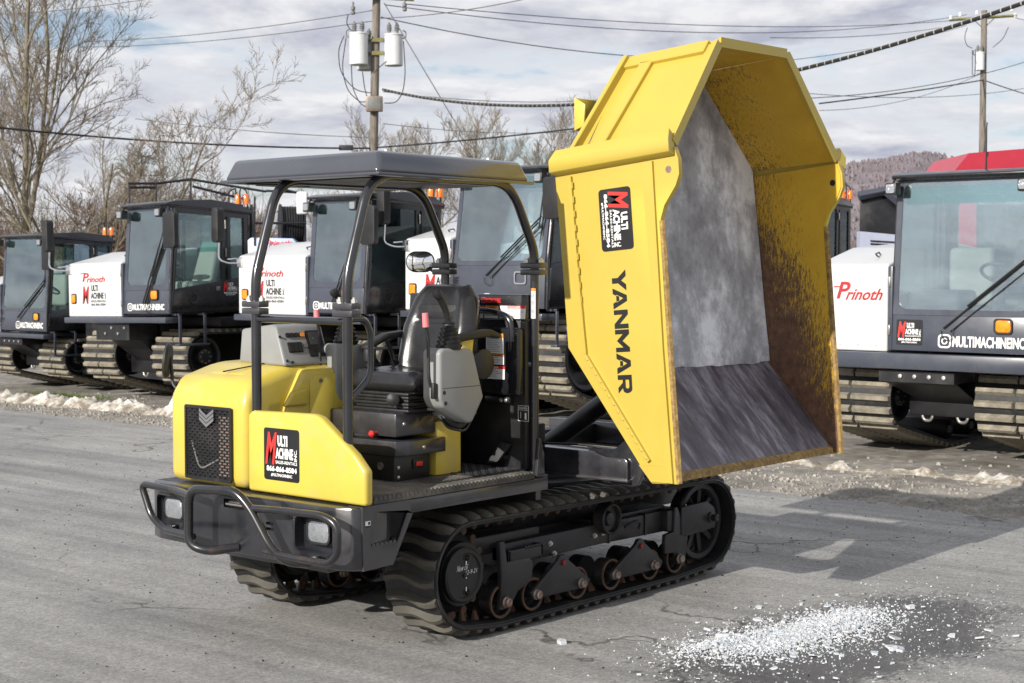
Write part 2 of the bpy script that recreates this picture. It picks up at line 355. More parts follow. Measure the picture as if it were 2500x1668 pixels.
def empty(name, loc=(0, 0, 0), label=None, cat=None, group=None, rot=(0, 0, 0)):
    o = bpy.data.objects.new(name, None); col.objects.link(o); o.location = loc; o.rotation_euler = rot; o.empty_display_size = 0.2
    return tag(o, label, cat, group)
def rrect(w, h, r, n=4, x=0, y=0):
    out = []
    for cx, cy, a0 in ((w - r, h - r, 0), (r, h - r, 90), (r, r, 180), (w - r, r, 270)):
        for k in range(n + 1):
            a = R(a0 + 90 * k / n); out.append((x + cx + r * math.cos(a), y + cy + r * math.sin(a)))
    return out
def hull(circles, n=40):
    pts = sorted(set((round(x + r * math.cos(2 * math.pi * k / n), 5), round(z + r * math.sin(2 * math.pi * k / n), 5)) for x, z, r in circles for k in range(n)))
    def half(P):
        H = []
        for p in P:
            while len(H) >= 2 and (H[-1][0] - H[-2][0]) * (p[1] - H[-2][1]) - (H[-1][1] - H[-2][1]) * (p[0] - H[-2][0]) <= 0: H.pop()
            H.append(p)
        return H
    a = half(pts); b = half(pts[::-1]); return a[:-1] + b[:-1]      # counter-clockwise in (x,z)
def resample(L, n):
    P = [Vector(p) for p in L]; P.append(P[0]); d = [0]
    for i in range(1, len(P)): d.append(d[-1] + (P[i] - P[i - 1]).length)
    out = []; j = 0
    for k in range(n):
        t = d[-1] * k / n
        while d[j + 1] < t: j += 1
        u = (t - d[j]) / (d[j + 1] - d[j] + 1e-9); p = P[j].lerp(P[j + 1], u)
        out.append((p.x, p.y, (P[j + 1] - P[j]).normalized()))
    return out, d[-1]
def belt(circles, th, y0, y1, n=140):
    out = resample(hull(circles), n)[0]; mb = MB(); vs_ = []
    for x, z, t in out:
        nx, nz = t.y, -t.x                                        # outward for ccw in (x,z)
        vs_ += [(x, y0, z), (x, y1, z), (x - nx * th, y1, z - nz * th), (x - nx * th, y0, z - nz * th)]
    fs = []
    for i in range(n):
        a = i * 4; b = ((i + 1) % n) * 4
        for k in range(4): fs.append((a + k, a + (k + 1) % 4, b + (k + 1) % 4, b + k))
    return mb.add(vs_, fs)

LOGO = ['ink', 'white', 'redink', 'cwhite']
def logo(mb, o, u, v, w, h, dark=True, bgd=True, phone=True):      # materials: 0 ground, 1 lettering, 2 red
    if bgd:
        mb.poly(o, u, v, rrect(w, h, 0.06 * w), 0.0015, 0)
    t = 1
    k = 0.0 if phone else -0.18
    mb.text('M', o, u, v, 0.045 * w, (0.30 + k) * h, 0.25 * w, 0.62 * h, 2, 0.03, 0.13, 0.0028)
    mb.text('ULTI', o, u, v, 0.40 * w, (0.66 + k) * h, 0.28 * w, 0.21 * h, t, 0.05, 0, 0.0028)
    mb.text('ACHINE', o, u, v, 0.34 * w, (0.42 + k) * h, 0.50 * w, 0.21 * h, t, 0.05, 0, 0.0028)
    mb.text('INC.', Vector(o) + Vector(u).normalized() * 0.945 * w + Vector(v).normalized() * (0.40 + k) * h, v, -Vector(u), 0, 0, 0.22 * h, 0.075 * w, t, 0.03, 0, 0.0028)
    mb.text('SALES-RENTALS', o, u, v, 0.34 * w, (0.325 + k) * h, 0.61 * w, 0.062 * h, t, 0.02, 0, 0.0028)
    if phone:
        mb.text('866-866-8584', o, u, v, 0.08 * w, 0.17 * h, 0.86 * w, 0.105 * h, t, 0.04, 0, 0.0028)
        mb.text('#MULTIMACHINEINC', o, u, v, 0.21 * w, 0.07 * h, 0.60 * w, 0.065 * h, t, 0.03, 0, 0.0028)
def handle_line(mb, o, u, v, w, h, mi=0):                         # camera icon + account name
    i = h * 1.25
    mb.ring(Vector(o) - Vector(v).normalized() * 0.12 * h, u, v, rrect(i, i, i * 0.28), rrect(i * 0.76, i * 0.76, i * 0.2, 4, i * 0.12, i * 0.12), 0.0015, mi)
    c = [(i / 2 + i * 0.24 * math.cos(2 * math.pi * k / 20), i / 2 + i * 0.24 * math.sin(2 * math.pi * k / 20)) for k in range(20)]
    c2 = [(i / 2 + i * 0.14 * math.cos(2 * math.pi * k / 20), i / 2 + i * 0.14 * math.sin(2 * math.pi * k / 20)) for k in range(20)]
    mb.ring(Vector(o) - Vector(v).normalized() * 0.12 * h, u, v, c, c2, 0.0015, mi)
    mb.text('MULTIMACHINEINC', o, u, v, i * 1.1, 0, w - i * 1.1, h, mi, 0.035, 0, 0.0018)
def warn(mb, o, u, v, w, h, head='WARNING', kind=4, lines=6):     # mats: 0 white 1 ink 2 red 3 grey print 4 orange
    mb.poly(o, u, v, [(0, 0), (w, 0), (w, h), (0, h)], 0.0012, 0)
    hh = min(0.22 * h, 0.05)
    mb.rect(o, u, v, 0, h - hh, w, hh, kind, 0.0016)
    mb.text(head, o, u, v, 0.3 * w, h - hh * 0.8, 0.5 * w, hh * 0.6, 1 if kind == 4 else 0, 0.02, 0, 0.002)
    mb.add([Vector(o) + Vector(u).normalized() * (a * w) + Vector(v).normalized() * (h - hh + b * hh) + Vector(u).cross(Vector(v)).normalized() * 0.002 for a, b in ((0.13, 0.15), (0.25, 0.15), (0.19, 0.85))], [(0, 1, 2)], 1 if kind == 4 else 0)
    for k in range(lines):
        yy = (h - hh) * (1 - (k + 0.75) / (lines + 0.6))
        mb.rect(o, u, v, 0.07 * w, yy, w * random.uniform(0.6, 0.86), (h - hh) / lines * 0.42, 3, 0.0017)
DEC = ['white', 'ink', 'redink', 'grid', 'orange']
# ------------------------------------------------------------------ the tracked dumper (its own frame is the world frame: x front to rear, y near to far side)
D = empty('tracked_dumper', (0, 0, 0), 'yellow and black tracked dumper with its load bed tipped up and an open canopy', 'dumper')

def boolean(ob, cutters):
    for c in cutters:
        md = ob.modifiers.new('cut', 'BOOLEAN'); md.object = c; md.operation = 'DIFFERENCE'; md.solver = 'EXACT'
    dg = bpy.context.evaluated_depsgraph_get(); ev = ob.evaluated_get(dg)
    me = bpy.data.meshes.new_from_object(ev); ob.modifiers.clear(); ob.data = me
    me.polygons.foreach_set('use_smooth', [True] * len(me.polygons)); me.set_sharp_from_angle(angle=R(32))
    for c in cutters: bpy.data.objects.remove(c)

# --- crawler tracks
NL = 62
def lug_mesh(w=0.35):
    mb = MB(); ys = [0, .025, .055, .10, .145, .19, .235, .28, .315, .335, .35]; hf = [.45, .8, 1, 1, .82, .8, .96, 1, .95, .7, .35]
    vs_ = []; fs = []
    for y, h in zip(ys, hf):
        o = 0.014 * math.sin(y / w * 2 * math.pi * 1.05 + 0.5); H = 0.036 * h
        vs_ += [(o - 0.028, y, -0.004), (o - 0.013, y, H), (o + 0.010, y, H), (o + 0.029, y, -0.004)]
    n = len(ys)
    for i in range(n - 1):
        for k in range(4): fs.append((i * 4 + k, i * 4 + (k + 1) % 4, i * 4 + 4 + (k + 1) % 4, i * 4 + 4 + k))
    fs += [(0, 1, 2, 3), tuple((n - 1) * 4 + k for k in (3, 2, 1, 0))]
    return mb.add(vs_, fs).mesh('track_lug', 'lug', 40)
LUG = lug_mesh()
CIR = [(-0.61, 0.345, 0.285), (1.63, 0.335, 0.28), (-0.40, 0.095, 0.06), (1.28, 0.095, 0.06)]
def track(y0, label):
    tr = belt(CIR, 0.028, y0, y0 + 0.35).build('track', 'rubber', D, label)
    pts, L = resample(hull(CIR), NL)
    for x, z, t in pts:
        nx, nz = t.y, -t.x
        o = link('track_lug', LUG, tr)
        o.matrix_local = Matrix(((t.x, 0, nx, x), (0, 1, 0, y0), (t.y, 0, nz, z), (0, 0, 0, 1)))
    mb = MB()                                                        # guide teeth on the inside of the belt
    for x, z, t in pts:
        nx, nz = t.y, -t.x
        for yy in (0.12, 0.20):
            a = Vector((x - nx * 0.026, y0 + yy, z - nz * 0.026)); b = Vector((x - nx * 0.075, y0 + yy + 0.012, z - nz * 0.075))
            mb.cyl(a, b, 0.024, 0.011, 6)
    mb.build('guide_teeth', 'rust', tr, kind='stuff')
    mb = MB()
    # raised wear strip along the belt edge
    out = resample(hull(CIR), 120)[0]
    mb.tube([(x - t.y * 0.010, y0 - 0.003, z + t.x * 0.010) for x, z, t in out], 0.008, 6, closed=True)
    mb.build('edge_strip', 'rubber', tr)
    # undercarriage
    F_ = MB().prism([(-0.30, 0.33), (-0.30, 0.455), (1.27, 0.455), (1.27, 0.325), (0.6, 0.335)], 'y', y0 + 0.075, y0 + 0.285, 0, 0.008)
    F_.box(-0.62, 0.1, y0 + 0.13, y0 + 0.30, 0.40, 0.50, 0, 0.01)
    F_.box(0.55, 1.3, y0 + 0.12, y0 + 0.30, 0.44, 0.475, 0, 0.006)
    F_.box(0.66, 0.67, y0 + 0.068, y0 + 0.29, 0.33, 0.46)
    F_.box(1.02, 1.035, y0 + 0.068, y0 + 0.29, 0.33, 0.46)
    fr = F_.build('track_frame', 'under', D)
    MB().prism([(-0.375, 0.485), (-0.335, 0.485), (-0.315, 0.37), (-0.13, 0.37), (-0.10, 0.34), (-0.105, 0.25), (-0.16, 0.22), (-0.225, 0.20), (-0.29, 0.12), (-0.37, 0.12), (-0.36, 0.3)], 'y', y0 + 0.012, y0 + 0.045, 0, 0.006).build('roller_bracket', 'under', fr)
    MB().prism([(1.255, 0.475), (1.285, 0.475), (1.40, 0.275), (1.37, 0.14), (1.29, 0.12), (1.245, 0.2), (1.15, 0.205), (1.16, 0.32), (1.25, 0.33)], 'y', y0 + 0.015, y0 + 0.045, 0, 0.006).build('roller_bracket', 'under', fr)
    for a, b, c in (((0.15, 0.315), (-0.085, 0.165), (0.36, 0.160)), ((0.885, 0.305), (0.625, 0.160), (1.075, 0.160))):
        mb = MB().prism([(a[0] - 0.045, a[1]), (a[0] - 0.02, a[1] + 0.03), (a[0] + 0.02, a[1] + 0.03), (a[0] + 0.045, a[1]), (c[0] + 0.04, c[1] + 0.01), (c[0] + 0.02, c[1] - 0.03), (b[0] - 0.02, b[1] - 0.03), (b[0] - 0.04, b[1] + 0.01)], 'y', y0 + 0.004, y0 + 0.03, 0, 0.006)
        rk = mb.build('rocker_plate', 'under', fr)
        MB().cyl((a[0], y0 - 0.008, a[1] - 0.012), (a[0], y0 + 0.03, a[1] - 0.012), 0.017, n=6).build('pivot_bolt', 'dullred', fr)
    for k, x in enumerate((-0.335, -0.08, 0.315, 0.635, 1.02, 1.29)):
        yo = y0 + (0.035 if k in (0, 5) else 0.03)
        mb = MB().lathe((x, yo + 0.095, 0.158), (0, -1, 0), [(0.02, 0.0), (0.075, 0.0), (0.090, 0.012), (0.090, 0.09), (0.083, 0.096), (0.076, 0.092), (0.070, 0.055), (0.045, 0.035), (0.026, 0.035), (0.024, 0.10), (0.0, 0.10)], 26, 0)
        mb.lathe((x, yo + 0.094, 0.158), (0, -1, 0), [(0.0905, 0.086), (0.0905, 0.0965), (0.0845, 0.0975), (0.077, 0.0935)], 26, 1, False)
        ro = mb.build('road_roller', ['under', 'rust'], fr)
        MB().lathe((x, y0 + 0.006, 0.160), (0, -1, 0), [(0.030, 0), (0.030, 0.006), (0.024, 0.012), (0.024, 0.026), (0.018, 0.032), (0.008, 0.030), (0, 0.026)], 12).build('roller_bolt', 'bolt', fr)
        MB().lathe((x, y0 + 0.30, 0.158), (0, -1, 0), [(0, 0), (0.088, 0.0), (0.088, 0.085), (0, 0.085)], 20).build('inner_roller', 'under', fr)
    mb = MB().lathe((0.618, y0 + 0.10, 0.485), (0, -1, 0), [(0, 0), (0.078, 0), (0.092, 0.02), (0.092, 0.085), (0.085, 0.092), (0.078, 0.088), (0.072, 0.06), (0.045, 0.055), (0.035, 0.075), (0.0, 0.08)], 28)
    mb.build('carrier_roller', 'under', fr)
    # idler
    mb = MB(); c = Vector((1.605, y0 + 0.10, 0.345))
    mb.lathe(c, (0, -1, 0), [(0.235, -0.05), (0.245, -0.03), (0.245, 0.03), (0.235, 0.04), (0.205, 0.04), (0.195, 0.02), (0.195, -0.05), (0.235, -0.05)], 40, 0, False)
    mb.lathe(c, (0, -1, 0), [(0, -0.04), (0.07, -0.04), (0.07, 0.05), (0.0, 0.06)], 20, 1)
    for k in range(9):
        a = 2 * math.pi * k / 9; d = Vector((math.cos(a), 0, math.sin(a)))
        mb.tube([c + d * 0.06, c + d * 0.20], 0.022, 6, 1)
    mb.build('idler_wheel', ['under', 'hubblk'], fr)
    mb = MB().prism([(1.32, 0.47), (1.60, 0.475), (1.68, 0.43), (1.71, 0.36), (1.69, 0.30), (1.38, 0.285), (1.32, 0.30)], 'y', y0 + 0.008, y0 + 0.032, 0, 0.005)
    mb.box(1.20, 1.36, y0 + 0.03, y0 + 0.25, 0.33, 0.46, 0, 0.008)
    mb.build('idler_fork', 'under', fr)
    MB().lathe((1.64, y0 + 0.01, 0.37), (0, -1, 0), [(0.034, 0), (0.034, 0.012), (0.022, 0.016), (0.022, 0.05), (0.014, 0.055), (0, 0.05)], 10).build('idler_bolt', 'under', fr)
    # drive sprocket and final-drive cover
    mb = MB(); c = Vector((-0.62, y0 + 0.16, 0.345))
    mb.lathe(c, (0, -1, 0), [(0, 0.0), (0.215, 0.0), (0.215, 0.02), (0.17, 0.05), (0.165, 0.10), (0.0, 0.10)], 36, 0)
    for k in range(16):
        a = 2 * math.pi * k / 16; d = Vector((math.cos(a), 0, math.sin(a)))
        mb.cyl(c + d * 0.225 + Vector((0, 0.0, 0)), c + d * 0.225 + Vector((0, -0.035, 0)), 0.022, n=8, mi=1)
    mb.build('drive_sprocket', ['hubblk', 'rust'], fr)
    mb = MB().lathe((-0.635, y0 + 0.07, 0.345), (0, -1, 0), [(0.145, -0.02), (0.145, 0.04), (0.135, 0.05), (0.118, 0.05), (0.114, 0.042), (0.0, 0.042)], 40, 0)
    for q in (0.09, -0.09):
        mb.lathe((-0.635 + 0.015, y0 + 0.029, 0.345 + q), (0, -1, 0), [(0.023, 0), (0.023, 0.004), (0.018, 0.004), (0.018, 0.001), (0.007, 0.001), (0.006, 0.008), (0, 0.008)], 16, 0)
    mb.lathe((-0.635, y0 + 0.029, 0.345), (0, -1, 0), [(0.012, 0), (0.012, 0.008), (0, 0.008)], 8, 0)
    if y0 < 0.5:
        o = (-0.635, y0 + 0.0265, 0.345)
        mb.text('New oil', o, (1, 0, 0.02), (0, 0, 1), -0.065, 0.028, 0.08, 0.030, 1, -0.01, 0.3, 0.002)
        mb.text('12-9-21', o, (1, 0, 0.02), (0, 0, 1), 0.002, 0.002, 0.085, 0.022, 1, -0.01, 0.3, 0.002)
        for q in (0.06, -0.075, -0.01): mb.rect(o, (1, 0, 0.05), (0, 0, 1), 0.005, q - 0.008, 0.007, 0.022, 1, 0.002)
    mb.build('drive_cover', ['hubblk', 'white'], fr)
    return tr, fr
T1, FR1 = track(0.0, None)
T2, FR2 = track(1.25, None)
# small folding step welded to the near track frame
mb = MB(); mb.box(-0.30, -0.01, 0.015, 0.03, 0.365, 0.425, 0, 0.003).box(-0.30, -0.285, 0.015, 0.13, 0.365, 0.43).box(-0.025, -0.01, 0.015, 0.13, 0.365, 0.43)
for k in range(7): mb.cyl((-0.155 + k * 0.021, 0.015, 0.425), (-0.155 + k * 0.021, 0.03, 0.425), 0.0095, n=10)
mb.build('frame_step', 'under', FR1)
MB().tube([(0.79, 0.05, 0.41), (0.85, 0.03, 0.44), (0.92, 0.03, 0.43), (0.93, 0.05, 0.385)], 0.009, 8, fil=0.03).build('hose_loop', 'black', FR1)
for x, z in ((0.115, 0.405), (0.15, 0.345), (0.52, 0.395), (0.60, 0.400)):
    MB().lathe((x, 0.076, z), (0, -1, 0), [(0.016, 0), (0.016, 0.012), (0.01, 0.012), (0.01, 0.022), (0, 0.022)], 6).build('frame_bolt', 'zinc', FR1)

# --- main chassis
mb = MB()
mb.box(-1.25, 1.85, 0.40, 1.20, 0.40, 0.62, 0, 0.01)
mb.box(-1.06, 0.02, 0.004, 0.06, 0.722, 0.789, 0, 0.006)
mb.box(-1.06, 0.02, 1.52, 1.58, 0.722, 0.789, 0, 0.006)
mb.box(-1.30, 0.02, 0.06, 1.52, 0.76, 0.788, 0)
mb.box(-0.02, 0.022, 0.06, 1.52, 0.66, 0.76, 0)
mb.box(-1.2, -0.6, 0.3, 1.3, 0.55, 0.75, 0)
mb.build('chassis', 'dark', D)
mb = MB().lathe((0.85, 0.8, 0.60), (0, 0, 1), [(0.0, 0), (0.52, 0), (0.52, 0.07), (0.45, 0.09), (0.45, 0.13), (0, 0.13)], 48)
mb.build('turntable', 'black', D)
# side cheek with its step opening
mb = MB()
out = [(-1.392, 0.788), (-1.047, 0.722), (-1.185, 0.486), (-1.386, 0.480), (-1.392, 0.66)]
inn = [(-1.288, 0.757), (-1.082, 0.740), (-1.158, 0.590), (-1.335, 0.594), (-1.331, 0.667)]
mb.ring((0, 0.018, 0), (1, 0, 0), (0, 0, 1), [(a, b) for a, b in out], [(a, b) for a, b in inn], 0.018, 0)
mb.prism([(-1.39, 0.79), (-1.06, 0.79), (-1.06, 0.725), (-1.39, 0.785)], 'y', 0.002, 0.10, 0)
for k in range(6):
    x = -1.315 + k * 0.029
    mb.cyl((x, 0.004, 0.592), (x, 0.018, 0.592), 0.0135, n=10, mi=0)
ck = mb.build('side_cheek', 'dark', D)
MB().box(-1.35, -1.07, 0.14, 0.16, 0.49, 0.76).box(-1.35, -1.10, 0.02, 0.16, 0.50, 0.51).build('step_recess', 'hubblk', ck)
mb = MB(); mb.rect((-1.375, -0.001, 0.69), (1, 0, 0), (0, 0, 1), 0, 0, 0.035, 0.03, 0, 0.0005); mb.rect((-1.375, -0.001, 0.69), (1, 0, 0), (0, 0, 1), 0, 0.0, 0.035, 0.008, 1, 0.001); mb.rect((-1.375, -0.001, 0.69), (1, 0, 0), (0, 0, 1), 0.018, 0.012, 0.014, 0.014, 1, 0.001)
mb.build('serial_plate', ['white', 'ink'], ck)
# front bumper
plan = [(-1.392, 0.006), (-1.43, 0.03), (-1.462, 0.12), (-1.475, 0.4), (-1.475, 1.2), (-1.462, 1.48), (-1.43, 1.57), (-1.392, 1.594), (-1.20, 1.594), (-1.20, 0.02), ]
mb = MB().prism(plan, 'z', 0.482, 0.786, 0, 0.012)
bump = mb.build('front_bumper', 'dark', D)
cut = []
for y in (0.135, 1.27):
    c = MB().prism(rrect(0.255, 0.165, 0.03, 3, y, 0.555), 'x', -1.6, -1.415).build('cutter', 'dark'); cut.append(c)
cut.append(MB().box(-1.6, -1.44, 0.72, 0.93, 0.71, 0.755).build('cutter', 'dark'))
for z in (0.655, 0.628): cut.append(MB().prism(rrect(0.058, 0.014, 0.006, 3, 0.545, z), 'x', -1.6, -1.45).build('cutter', 'dark'))
boolean(bump, cut)
for y in (0.165, 1.29):
    hl = MB().prism(rrect(0.15, 0.105, 0.03, 4, y, 0.602), 'x', -1.458, -1.40, 0, 0.008).build('headlamp', 'lens', bump)
    MB().ring((-1.44, y - 0.008, 0.594), (0, -1, 0), (0, 0, 1), [(-a, b) for a, b in rrect(0.166, 0.121, 0.035)], [(-a, b) for a, b in rrect(0.146, 0.101, 0.03, 4, 0.01, 0.01)], 0.02).build('lamp_bezel', 'plast', bump)
MB().box(-1.49, -1.45, 0.76, 0.90, 0.725, 0.737, 0, 0.004).box(-1.50, -1.46, 0.74, 0.86, 0.742, 0.75, 0, 0.002).build('hood_latch', 'steel', bump)
# tubular bull bars
mb = MB().tube([(-1.60, 0.60, 0.752), (-1.565, 0.40, 0.756), (-1.56, 0.10, 0.762), (-1.545, 0.010, 0.725), (-1.545, 0.012, 0.585), (-1.555, 0.06, 0.534), (-1.56, 0.30, 0.535), (-1.575, 0.50, 0.545)], 0.0185, 12, fil=0.06)
mb.tube([(-1.56, 0.20, 0.535), (-1.46, 0.20, 0.53)], 0.016, 10)
mb.build('bull_bar', 'guard', D)
mb = MB().tube([(-1.47, 0.82, 0.515), (-1.60, 0.90, 0.500), (-1.645, 1.00, 0.53), (-1.64, 1.00, 0.815), (-1.62, 0.665, 0.835), (-1.60, 0.575, 0.755), (-1.58, 0.45, 0.575), (-1.54, 0.385, 0.503), (-1.46, 0.30, 0.493)], 0.0235, 14, fil=0.075)
mb.build('bull_bar', 'guard', D)
mb = MB().tube([(-1.61, 1.02, 0.775), (-1.56, 1.20, 0.778), (-1.55, 1.52, 0.785), (-1.545, 1.44, 0.615), (-1.55, 1.33, 0.560), (-1.60, 1.02, 0.562)], 0.0185, 12, fil=0.05)
mb.tube([(-1.56, 1.33, 0.56), (-1.46, 1.33, 0.56)], 0.016, 10)
mb.build('bull_bar', 'guard', D)

# --- yellow bodywork
mb = MB().prism([(-1.402, 0.795), (-1.402, 1.25), (-1.345, 1.352), (-1.10, 1.418), (-0.78, 1.425), (-0.78, 0.795)], 'y', 0.838, 1.475, 0, 0.055, 4)
hood = mb.build('engine_hood', 'yellow', D, ang=50)
mb = MB().prism([(-1.28, 1.30), (-1.28, 1.375), (-1.02, 1.43), (-1.02, 1.30)], 'y', 1.0, 1.28, 0, 0.02, 3)
mb.build('hood_bulge', 'yellow', hood, ang=50)
MB().tube([(-1.30, 1.14, 1.385), (-1.0, 1.02, 1.437)], 0.004, 6).build('hood_seam', 'ink', hood)
mb = MB().prism([(-0.03, 0.797), (-0.03, 0.965), (0.045, 1.04), (0.285, 1.205), (0.33, 1.217), (0.80, 1.207), (0.825, 1.18), (0.825, 0.797)], 'x', -1.402, -1.345, 0, 0.024, 4)
pan = mb.build('side_tank_cover', 'yellow', D, ang=50)
mb = MB(); logo(mb, (-1.4035, 0.695, 0.868), (0, -1, 0), (0, 0, 1), 0.262, 0.262)
mb.build('dealer_sticker', ['ink', 'white', 'redink'], pan)
# inner cowl towards the seat
mb = MB().prism([(-1.16, 0.80), (-1.16, 1.20), (-1.04, 1.40), (-0.72, 1.40), (-0.66, 1.06), (-0.66, 0.80)], 'y', 0.80, 1.40, 0, 0.03, 3)
cw = mb.build('inner_cowl', 'yellow', D, ang=50)
MB().prism([(-1.01, 0.93), (-1.0, 1.34), (-0.965, 1.365), (-0.76, 1.365), (-0.70, 1.07), (-0.70, 0.93)], 'y', 0.790, 0.802, 0, 0.004).build('cowl_panel', 'yellow', cw)
MB().prism([(-1.19, 1.21), (-1.13, 1.29), (-1.02, 1.30), (-1.02, 1.21)], 'y', 0.78, 0.81, 0, 0.02, 3).build('cowl_bulge', 'yellow', cw)
for x, z in ((-0.93, 1.335), (-1.0, 1.13)): MB().lathe((x, 0.79, z), (0, -1, 0), [(0.012, 0), (0.010, 0.006), (0, 0.008)], 10).build('panel_screw', 'bolt', cw)
# radiator grille
gy0, gy1, gz0, gz1, gx = 0.935, 1.315, 0.822, 1.212, -1.412
mb = MB(); mb.ring((gx, gy1, gz0), (0, -1, 0), (0, 0, 1), rrect(0.38, 0.39, 0.012), rrect(0.35, 0.36, 0.006, 4, 0.015, 0.015), 0.008, 0)
rows = 24
for k in range(rows + 1):
    z = gz0 + 0.015 + 0.36 * k / rows; mb.box(gx - 0.004, gx, gy0 + 0.012, gy1 - 0.012, z - 0.0028, z + 0.0028)
for k in range(rows):
    z = gz0 + 0.015 + 0.36 * (k + 0.5) / rows
    for j in range(9):
        y = gy0 + 0.02 + (j + (0.5 if k % 2 else 0.0)) * 0.041
        if y < gy1 - 0.015: mb.box(gx - 0.004, gx, y - 0.003, y + 0.003, z - 0.0065, z + 0.0065)
gr = mb.build('radiator_grille', 'black', hood)
mb = MB().box(gx + 0.005, gx + 0.009, gy0 + 0.01, gy1 - 0.01, gz0 + 0.01, gz1 - 0.01, 0).box(gx + 0.003, gx + 0.005, gy0 + 0.02, gy0 + 0.11, gz0 + 0.03, gz0 + 0.34, 1)
mb.tube([(gx + 0.002, gy0 + 0.33, gz0 + 0.20), (gx + 0.0, gy0 + 0.26, gz0 + 0.05), (gx + 0.002, gy0 + 0.10, gz0 + 0.12)], 0.006, 6, 2, 0.05)
mb.build('radiator_core', ['hubblk', 'bolt', 'steel'], hood)
mb = MB()
for k in range(3):
    z = gz1 - 0.030 - k * 0.022
    for s in (1, -1):
        mb.poly((gx - 0.009, 1.125, z), (0, -1, 0), (0, 0, 1), [(0, -0.036), (s * 0.058, 0.0), (s * 0.058, 0.017), (0, -0.018)] if s > 0 else [(0, -0.018), (s * 0.058, 0.017), (s * 0.058, 0.0), (0, -0.036)], 0.006, 0)
mb.build('chevron_emblem', 'chrome', hood)
for y in (gy0 + 0.01, gy1 - 0.01):
    for z in (gz0 + 0.01, gz1 - 0.01): MB().lathe((gx - 0.004, y, z), (-1, 0, 0), [(0.008, 0), (0.007, 0.006), (0, 0.008)], 8).build('grille_bolt', 'black', hood)
# hood mirror on the far side, seen edge on
mb = MB().tube([(-1.32, 1.455, 1.25), (-1.33, 1.53, 1.30), (-1.33, 1.545, 1.45)], 0.009, 8, 0, 0.03)
mb.lathe((-1.345, 1.55, 1.43), (-0.66, 0.742, 0.10), [(0, -0.012), (0.085, -0.012), (0.098, 0.0), (0.092, 0.012), (0.0, 0.022)], 24, 1)
mb.build('hood_mirror', ['plast', 'plast'], D)

# --- operator platform
mb = MB().box(-1.30, -0.085, 0.012, 0.80, 0.790, 0.822, 0, 0.004)
for k in range(27):
    x = -1.285 + k * 0.0445; mb.box(x, x + 0.034, 0.03, 0.79, 0.820, 0.829, 0, 0.003, 1)
for k in range(40):
    x = -1.29 + k * 0.0305; mb.cyl((x, 0.008, 0.818), (x, 0.03, 0.818), 0.012, n=8)
mb.build('floor_mat', 'mat', D)
mb = MB().box(-0.45, -0.06, 0.10, 0.80, 0.826, 0.833, 0)
for i in range(12):
    for j in range(22):
        x = -0.44 + i * 0.031; y = 0.12 + j * 0.03; s = 1 if (i + j) % 2 else -1
        mb.tube([(x - 0.008, y - 0.008 * s, 0.834), (x + 0.008, y + 0.008 * s, 0.834)], 0.003, 4)
mb.build('checker_plate', 'check', D)
# seat pedestal
mb = MB().box(-0.862, -0.56, 0.300, 0.80, 1.058, 1.182, 0, 0.012)
b1 = mb.build('seat_pedestal', 'dark', D)
MB().prism([(-0.885, 0.28), (-0.80, 0.255), (-0.53, 0.255), (-0.53, 0.80), (-0.885, 0.80)], 'z', 0.962, 1.040, 0, 0.006).build('pedestal_collar', 'dark', b1)
MB().box(-0.868, -0.60, 0.305, 0.80, 0.828, 0.968, 0, 0.006).build('pedestal_base', 'black', b1)
MB().box(-0.56, -0.36, 0.30, 0.78, 0.83, 1.12, 0, 0.01).build('pedestal_rear_cover', 'yellow', b1)
mb = MB().cyl((-0.862, 0.44, 1.075), (-0.885, 0.44, 1.075), 0.006, n=8).lathe((-0.885, 0.44, 1.072), (-1, 0, 0), [(0.006, 0), (0.016, 0.006), (0.018, 0.016), (0.010, 0.026), (0, 0.028)], 14)
mb.build('red_knob', 'red', b1)
MB().lathe((-0.869, 0.40, 0.905), (-1, 0, 0), [(0.020, 0), (0.020, 0.008), (0.014, 0.008), (0.014, 0.003), (0, 0.003)], 18).build('key_socket', 'steel', b1)
mb = MB().box(-0.735, -0.66, 0.296, 0.305, 0.885, 0.935, 0, 0.003).box(-0.722, -0.672, 0.286, 0.298, 0.897, 0.923, 1, 0.004)
mb.build('rocker_switch', ['plast', 'red'], b1)
for x, y, z, d in ((-0.886, 0.60, 1.0, (-1, 0, 0)), (-0.70, 0.255, 1.0, (0, -1, 0)), (-0.80, 0.30, 1.125, (0, -1, 0)), (-0.84, 0.305, 0.90, (0, -1, 0)), (-0.84, 0.305, 0.85, (0, -1, 0))):
    MB().lathe((x, y, z), d, [(0.010, 0), (0.009, 0.006), (0, 0.008)], 10).build('pedestal_bolt', 'zinc', b1)
# suspension bellows
mb = MB()
for k in range(6):
    z = 1.182 + k * 0.017; q = 0.012 * (k % 2)
    mb.box(-0.80 + q, -0.40, 0.27 + q, 0.68 - q, z, z + 0.016, 0, 0.006)
mb.lathe((-0.815, 0.36, 1.25), (-0.8, -0.6, 0), [(0.012, -0.02), (0.014, 0.02), (0.034, 0.02), (0.036, 0.035), (0.02, 0.045), (0, 0.046)], 8)
mb.box(-0.66, -0.50, 0.22, 0.30, 1.185, 1.20, 0, 0.003)
mb.tube([(-0.60, 0.26, 1.18), (-0.66, 0.16, 1.16), (-0.58, 0.10, 1.10), (-0.52, 0.12, 1.2)], 0.026, 8, 0, 0.06)
mb.tube([(-0.64, 0.2, 1.19), (-0.70, 0.10, 1.11), (-0.56, 0.09, 1.08), (-0.50, 0.10, 1.14)], 0.007, 6, 0, 0.06)
mb.tube([(-0.55, 0.22, 1.16), (-0.50, 0.13, 1.10), (-0.47, 0.12, 1.20)], 0.010, 6, 0, 0.06)
mb.box(-0.62, -0.48, 0.08, 0.28, 1.165, 1.18, 0, 0.003)
